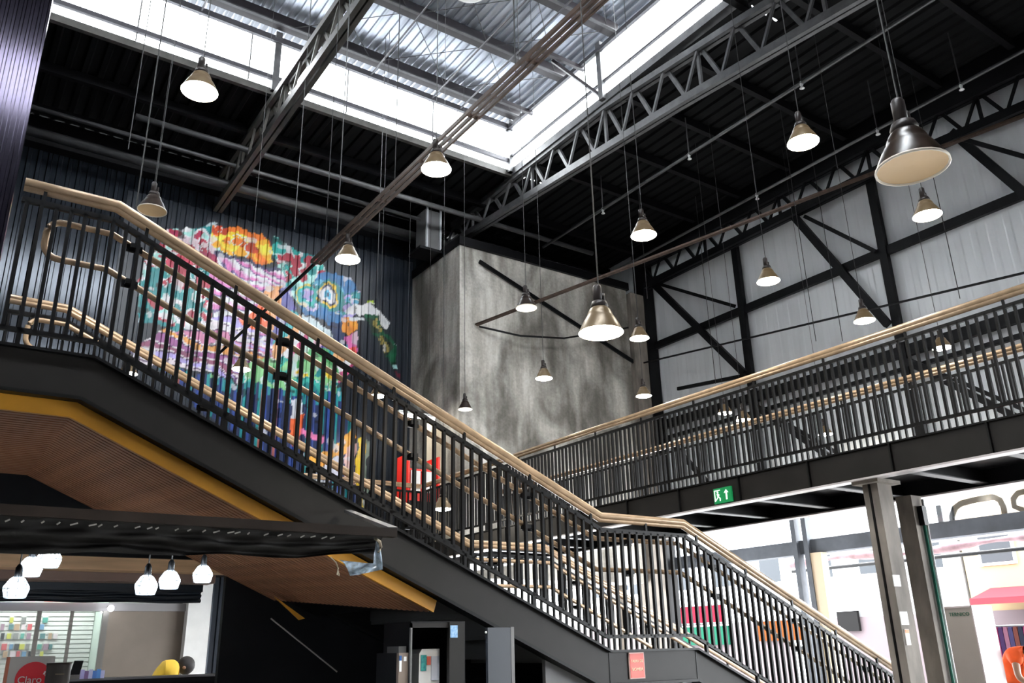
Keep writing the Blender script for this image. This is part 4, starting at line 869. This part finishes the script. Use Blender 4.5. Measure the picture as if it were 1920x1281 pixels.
# cupboards under the stair
CYF = 5.3
def CX(px): return onY(px, 1200, CYF)[0]
def CZ(py, px=850): return onY(px, py, CYF)[2]
cu = thing('black_cupboard', (CX(826), CYF, 0), 'open fronted black cupboard under the stair with a blue sticker', 'cupboard')
zt_ = CZ(1168)
obj('side', MB().box((CX(770), CYF+0.02, 0), (CX(774), CYF+0.4, zt_)), BLKST, cu); obj('edge_strip', MB().box((CX(770), CYF, 0), (CX(773), CYF+0.02, zt_)), GREYP, cu); obj('lintel', MB().box((CX(770), CYF, CZ(1177)), (CX(842), CYF+0.02, zt_)), STRING, cu)  # left side blackened to merge with the dark under the stair
obj('door', MB().box((CX(841), CYF-0.012, 0), (CX(869), CYF+0.02, zt_+0.005)), STRING, cu); obj('back', MB().box((CX(770), CYF+0.38, 0), (CX(872), CYF+0.4, zt_)), BULK, cu)
obj('side', MB().box((CX(869), CYF, 0), (CX(872), CYF+0.4, zt_)), BLKST, cu)
obj('top_panel', MB().box((CX(770), CYF, zt_), (CX(872), CYF+0.4, zt_+0.01)), BLKST, cu)
stk = obj('sticker', MB().box((CX(842.5), CYF-0.015, CZ(1196)), (CX(856), CYF-0.012, CZ(1173))), mat('sticker_blue', (0.12, 0.30, 0.62), 0.4, noise=0.5, scale=60, col2=(0.4, 0.6, 0.75)), cu)
fr = thing('white_cooler', (CX(822), CYF+0.2, 0), 'white rounded cooler with green poster inside the black cupboard', 'cooler')
xa, xb = CX(800), CX(838); zz = CZ(1216)
pr = [(xa, 0.0), (xa-0.012, 0.6), (xa, zz-0.03), (xa+0.02, zz), (xb, zz), (xb, 0)]
obj('body', MB().prism(pr, 'y', CYF+0.1, CYF+0.35), WHITE, fr)
obj('poster', MB().box((CX(803), CYF+0.095, CZ(1257)), (CX(813), CYF+0.1, CZ(1227))), mat('poster_teal', (0.01, 0.16, 0.20), 0.4, noise=0.3, scale=40, col2=(0.05, 0.45, 0.4)), fr)
obj('poster', MB().box((CX(814), CYF+0.095, CZ(1246)), (CX(821), CYF+0.1, CZ(1230))), mat('poster_red', (0.7, 0.15, 0.1), 0.4), fr)
obj('door_panel', MB().box((CX(822), CYF+0.094, CZ(1275)), (CX(837), CYF+0.1, CZ(1230))), mat('cool_grey', (0.55, 0.58, 0.66), 0.4), fr)
f2 = thing('steel_fridge', (CX(756), CYF+0.2, 0), 'taupe steel fridge with white energy labels beside the black cupboard', 'fridge')
obj('body', MB().box((CX(751), CYF+0.02, 0), (CX(769), CYF+0.05, CZ(1222))), mat('taupe_steel', (0.30, 0.24, 0.20), 0.3, 0.4), f2); obj('carcass', MB().box((CX(751), CYF+0.05, 0), (CX(769), CYF+0.35, CZ(1222))), BULK, f2)  # carcass colour darkened to sink into the shade under the stair
obj('top_fitting', MB().box((CX(752), CYF+0.03, CZ(1222)), (CX(766), CYF+0.2, CZ(1210))), mat('fitting', (0.10, 0.10, 0.10), 0.3, 0.5), f2)
obj('energy_label', MB().box((CX(752), CYF+0.015, CZ(1256)), (CX(756), CYF+0.02, CZ(1236))), WHITE, f2); obj('energy_label', MB().box((CX(752), CYF+0.015, CZ(1236)), (CX(756), CYF+0.02, CZ(1227))), mat('label_blue', (0.02, 0.10, 0.32), 0.4), f2)
obj('energy_label', MB().box((CX(760), CYF+0.015, CZ(1237)), (CX(765), CYF+0.02, CZ(1229))), WHITE, f2)
dp = thing('cupboard_door', (CX(927), CYF-0.05, 0), 'slate grey open cupboard door standing before the stair stringer', 'door panel')
obj('leaf', MB().box((CX(906), CYF-0.06, 0), (CX(950), CYF-0.03, CZ(1178))), mat('slate_door', (0.055, 0.062, 0.075), 0.35), dp)
obj('edge', MB().box((CX(949), CYF-0.062, 0), (CX(955), CYF-0.02, CZ(1177))), GREYP, dp)
obj('hinge_knob', MB().ball((CX(904), CYF-0.05, CZ(1187)), 0.008, 10, 6), WHITE, dp, True)

# ------------------------------------------------------------------ street front side: totem, people
to = thing('information_totem', (11.2, 6.05, 0), 'tall white grey totem cabinet with green lettering near the street front', 'totem')
TG = mat('totem_grey', (0.42, 0.38, 0.35), 0.4, noise=0.06, scale=2)
obj('cabinet', MB().box((11.0, 5.85, 0), (11.45, 6.26, 1.94)), TG, to)
obj('corner_trim', MB().box((10.985, 5.835, 0), (11.47, 5.85, 1.955)), mat('trim_pale', (0.62, 0.55, 0.56), 0.4), to)
obj('top_cap', MB().box((10.985, 5.835, 1.94), (11.47, 6.27, 1.96)), mat('trim_pale', (0, 0, 0)), to)
text_obj('TERNICO', 0.062, mat('totem_green', (0.01, 0.13, 0.08), 0.5), to, (10.992, 6.015, 1.86), math.pi/2, -math.pi/2)

def skin(name, chains, m, parent, sub=2, root=0):
    me = bpy.data.meshes.new(name); V = []; E = []; R = []; idx = {}
    for ch in chains:
        prev = None
        for p, r in ch:
            key = tuple(round(float(c), 4) for c in p)
            if key not in idx: idx[key] = len(V); V.append(key); R.append(r)
            i = idx[key]
            if prev is not None and prev != i: E.append((prev, i))
            prev = i
    org = V[root]; me.from_pydata([(x-org[0], y-org[1], z-org[2]) for x, y, z in V], E, []); me.materials.append(m)
    o = link(name, me, parent, org)
    md = o.modifiers.new('skin', 'SKIN'); md.use_smooth_shade = True
    if not me.skin_vertices: me.attributes.new
    sv = me.skin_vertices[0].data if me.skin_vertices else None
    if sv is None:
        bpy.context.view_layer.update(); sv = me.skin_vertices[0].data
    for i, r in enumerate(R): sv[i].radius = (r, r) if not isinstance(r, tuple) else r; sv[i].use_root = (i == root)
    s2 = o.modifiers.new('subd', 'SUBSURF'); s2.levels = sub; s2.render_levels = sub
    return o
def person(base, J, label, shirt, trousers, skinc, hairc, group=None, ks=1.0):
    t = thing('person', base, label, 'person', group)
    SK = mat('skin_%s' % skinc[3], skinc[:3], 0.5); HR_ = mat('hair_%s' % hairc[3], hairc[:3], 0.6)
    v = {k: np.array(p, float) for k, p in J.items()}
    pel, che, nek, hed = v['pelvis'], v['chest'], v['neck'], v['head']
    ch = [[(pel, .12), ((pel+che)/2, .125), (che, .13), (nek, .055), (nek*.45+hed*.55, .062), (hed, .088), (hed+(hed-nek)/np.linalg.norm(hed-nek)*0.07, .07)]]
    for s_ in 'lr':
        ch.append([(che, .13), (v['sh'+s_], .055), (v['el'+s_], .042), (v['wr'+s_], .030), (v['ha'+s_], (.040, .018))])
        ch.append([(pel, .12), (v['hi'+s_], .085), (v['kn'+s_], .058), (v['an'+s_], .042), (v['to'+s_], .040)])
        d = v['ha'+s_]-v['wr'+s_]; d = d/np.linalg.norm(d); sdv = np.cross(d, (0, 0, 1.0)) if abs(d[2]) < .9 else np.cross(d, v.get('face', np.array((1., 0, 0)))); sdv = sdv/np.linalg.norm(sdv)
        for k, (of, ln) in enumerate(((-.03, .062), (-.01, .075), (.01, .07), (.03, .055))):
            a = v['ha'+s_]+sdv*of; ch.append([(v['ha'+s_], (.040, .018)), (a+d*.03, .009), (a+d*ln*.7+np.array((0, 0, -.008)), .008), (a+d*ln+np.array((0, 0, -.02)), .007)])
        th = v['ha'+s_]-d*.03; ch.append([(v['ha'+s_], (.040, .018)), (th+sdv*-.045+d*.02, .010), (th+sdv*-.055+d*.05, .009)])
    skin('body', ch, SK, t, 2)
    sc = [[(pel, .155*ks), ((pel+che)/2, .15*ks), (che, .165*ks), (che*.35+nek*.65, .10*ks)]]
    for s_ in 'lr': sc.append([(che, .165*ks), (v['sh'+s_], .085*ks), (v['sh'+s_]*.45+v['el'+s_]*.55, .072)])
    skin('shirt', sc, shirt, t, 2)
    tc = [[(pel+np.array((0, 0, .02)), .14)]]
    tc = []
    for s_ in 'lr': tc.append([(pel, .145), (v['hi'+s_], .105), (v['kn'+s_], .08), (v['an'+s_]+np.array((0, 0, .03)), .065)])
    skin('trousers', tc, trousers, t, 2)
    up = (hed-nek)/np.linalg.norm(hed-nek); fc = v.get('face', np.array((1., 0, 0)))
    obj('hair', MB().ball(tuple(hed+up*.03-fc*.025), 0.103, 16, 10), HR_, t, True)
    for s_ in (-1, 1):
        side = np.cross(up, fc); side /= np.linalg.norm(side)
        obj('ear', MB().ball(tuple(hed+side*.088*s_), 0.022, 8, 6), SK, t, True)
        obj('eye', MB().ball(tuple(hed+side*.032*s_+fc*.080+up*.01), 0.012, 8, 6), mat('eye_dark', (.02, .015, .012), .3), t, True)
    obj('nose', MB().ball(tuple(hed+fc*.095-up*.02), 0.016, 8, 6), SK, t, True)
    obj('mouth', MB().ball(tuple(hed+fc*.085-up*.055), 0.014, 8, 6), mat('lip', (.35, .12, .1), .5), t, True)
    return t
ox, oy = 11.8, 5.93
person((ox, oy, 0), dict(pelvis=(ox, oy, .98), chest=(ox, oy-.13, 1.27), neck=(ox, oy-.34, 1.40), head=(ox, oy-.47, 1.42), face=(0, -.75, -.66),
       shl=(ox+.19, oy-.18, 1.38), shr=(ox-.19, oy-.18, 1.38), ell=(ox+.24, oy-.22, 1.10), elr=(ox-.24, oy-.20, 1.10), wrl=(ox+.16, oy-.40, .96), wrr=(ox-.16, oy-.38, .96), hal=(ox+.14, oy-.47, .92), har=(ox-.14, oy-.45, .92),
       hil=(ox+.10, oy, .90), hir=(ox-.10, oy, .90), knl=(ox+.11, oy-.03, .49), knr=(ox-.11, oy-.03, .49), anl=(ox+.11, oy+.02, .08), anr=(ox-.11, oy+.02, .08), tol=(ox+.12, oy-.14, .04), tor=(ox-.12, oy-.14, .04)),
       'person in an orange shirt and blue jeans leaning forward near the street front', mat('orange_shirt', (0.85, 0.10, 0.008), 0.7, noise=0.1, scale=10), mat('blue_jeans', (0.06, 0.13, 0.24), 0.8), (0.35, 0.2, 0.13, 'a'), (0.02, 0.015, 0.012, 'a'), ks=1.15)
px_, py_ = 2.68, 11.0
person((px_, py_, 0), dict(pelvis=(px_-.12, py_, .97), chest=(px_-.03, py_, 1.41), neck=(px_+.10, py_-.03, 1.475), head=(px_+.175, py_-.05, 1.465), face=(.62, -.12, -.77),
       shl=(px_+.0, py_+.18, 1.47), shr=(px_+.0, py_-.18, 1.47), ell=(px_+.06, py_+.24, 1.19), elr=(px_-.02, py_-.24, 1.17), wrl=(px_+.28, py_+.18, 1.13), wrr=(px_+.20, py_-.22, 1.06), hal=(px_+.35, py_+.16, 1.12), har=(px_+.27, py_-.20, 1.03),
       hil=(px_-.12, py_+.10, .89), hir=(px_-.12, py_-.10, .89), knl=(px_-.07, py_+.11, .48), knr=(px_-.07, py_-.11, .48), anl=(px_-.11, py_+.11, .08), anr=(px_-.11, py_-.11, .08), tol=(px_+.05, py_+.12, .04), tor=(px_+.05, py_-.12, .04)),
       'person in a yellow shirt leaning forward with head bowed behind the black counter', mat('yellow_shirt', (0.80, 0.52, 0.05), 0.7, noise=0.12, scale=8), mat('dark_trousers', (0.03, 0.03, 0.04), 0.8), (0.30, 0.17, 0.12, 'b'), (0.012, 0.010, 0.012, 'b'), ks=1.12)

# ------------------------------------------------------------------ the street outside
SX = 27.0
def building(y0, y1, h, m, lab, rows=2, cols=3, winm=None):
    t = thing('street_building', (SX, (y0+y1)/2, 0), lab, 'building', 'buildings across the street')
    obj('facade', MB().box((SX, y0, 0), (SX+4, y1, h)), m, t)
    obj('parapet', MB().box((SX-0.1, y0, h), (SX+4, y1, h+0.3)), WHITE, t)
    for r in range(rows):
        for c in range(cols):
            yc = y0+(y1-y0)*(c+0.5)/cols; z = 3.6+2.8*r
            if z+1.2 < h:
                f = obj('window', MB().box((SX-0.06, yc-0.55, z), (SX+0.02, yc+0.55, z+1.2)), WHITE, t); obj('pane', MB().box((SX-0.07, yc-0.47, z+0.08), (SX-0.06, yc+0.47, z+1.12)), winm or mat('street_glass', (0.035, 0.038, 0.042), 0.6, spec=0.05), f)
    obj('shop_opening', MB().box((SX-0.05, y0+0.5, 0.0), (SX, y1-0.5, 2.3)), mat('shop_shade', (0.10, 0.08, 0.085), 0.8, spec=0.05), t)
    return t
building(8.0, 14.3, 8.5, mat('cream_facade', (0.20, 0.15, 0.09), 0.9, spec=0.05), 'cream street building with a red shop awning')
building(14.4, 20.5, 9.0, mat('white_facade', (0.25, 0.25, 0.25), 0.9, spec=0.05), 'white street building beyond the concrete columns')
building(20.6, 27.5, 8.0, mat('pale_blue_facade', (0.75, 0.82, 0.88), 0.8), 'pale blue street building beyond the stair railing')
building(27.6, 36.0, 9.0, mat('white_facade2', (0.85, 0.83, 0.80), 0.8), 'off white street building with red and green shop boards')
aw2 = thing('shop_awning', (SX-0.8, 12, 2.55), 'faded red shop awning across the street', 'awning'); obj('canopy', MB().prism([(SX-1.4, 2.55), (SX-1.4, 2.62), (SX-0.1, 2.95), (SX-0.1, 2.86)], 'y', 10.0, 13.6), mat('awning_red', (0.45, 0.022, 0.028), 0.8, spec=0.05), aw2); obj('valance', MB().box((SX-1.42, 10.0, 2.45), (SX-1.39, 13.6, 2.62)), mat('awning_red', (0, 0, 0)), aw2)
cl = thing('clothes_rack', (25.6, 12.9, 0), 'clothes rack of dark and pink garments outside the street shop', 'clothes rack')
obj('rail', MB().tube([(25.6, 11.9, 1.85), (25.6, 13.9, 1.85)], 0.03, 6), GREYST, cl)
for s_ in (11.9, 13.9): obj('upright', MB().tube([(25.6, s_, 0), (25.6, s_, 1.85)], 0.03, 6), GREYST, cl)
gc = [(0.010, 0.004, 0.016), (0.05, 0.006, 0.02), (0.004, 0.004, 0.008), (0.03, 0.008, 0.006), (0.010, 0.008, 0.022), (0.05, 0.02, 0.03)]
for i in range(14): y_ = 12.0+0.135*i; obj('garment', MB().prism([(y_-0.04, 1.82), (y_+0.04, 1.82), (y_+0.06, 1.7), (y_+0.06, 0.85+0.1*(i % 3)), (y_-0.06, 0.85+0.1*(i % 3)), (y_-0.06, 1.7)], 'x', 25.38, 25.82), mat('garment_%d' % (i % 6), gc[i % 6], 0.8, spec=0.05), cl)
for y0, y1, z0_, z1_, c, lab in ((24.2, 28.5, 2.35, 3.0, (0.10, 0.003, 0.010), 'red shop board across the street'), (24.0, 27.0, 1.5, 2.2, (0.004, 0.045, 0.026), 'green shop board below the red one'), (18.2, 19.0, 1.85, 2.5, (0.008, 0.0075, 0.0075), 'dark grey wall cabinet across the street'), (20.4, 22.6, 1.6, 2.3, (0.09, 0.022, 0.004), 'orange shop board across the street')):
    b = thing('shop_board', (SX-0.15, (y0+y1)/2, z0_), lab, 'sign'); obj('board', MB().box((SX-0.2, y0, z0_), (SX-0.08, y1, z1_)), mat('board_%.2f' % y0, c, 0.7, spec=0.05), b); obj('frame', MB().box((SX-0.22, y0-0.05, z1_), (SX-0.06, y1+0.05, z1_+0.06)), WHITE, b)
ea = thing('street_canopy', (17.4, 8, 3.1), 'rolled pinkish tarpaulin canopy hanging outside the transom beam', 'canopy')
obj('roll', MB().tube([(17.4, y_, 3.32+0.04*math.sin(y_*1.7)) for y_ in np.linspace(-2, 13.5, 60)], [0.07+0.03*math.sin(i*0.9) for i in range(60)], 10), mat('tarp_pink', (0.35, 0.22, 0.24), 0.6, noise=0.4, scale=4), ea, True)
obj('front_rail', MB().tube([(17.55, -2, 3.16), (17.55, 13.5, 3.16)], 0.04, 8), BLKST, ea, True)
obj('front_rail', MB().tube([(17.2, -2, 3.45), (17.2, 13.5, 3.45)], 0.03, 8), PALE, ea, True)
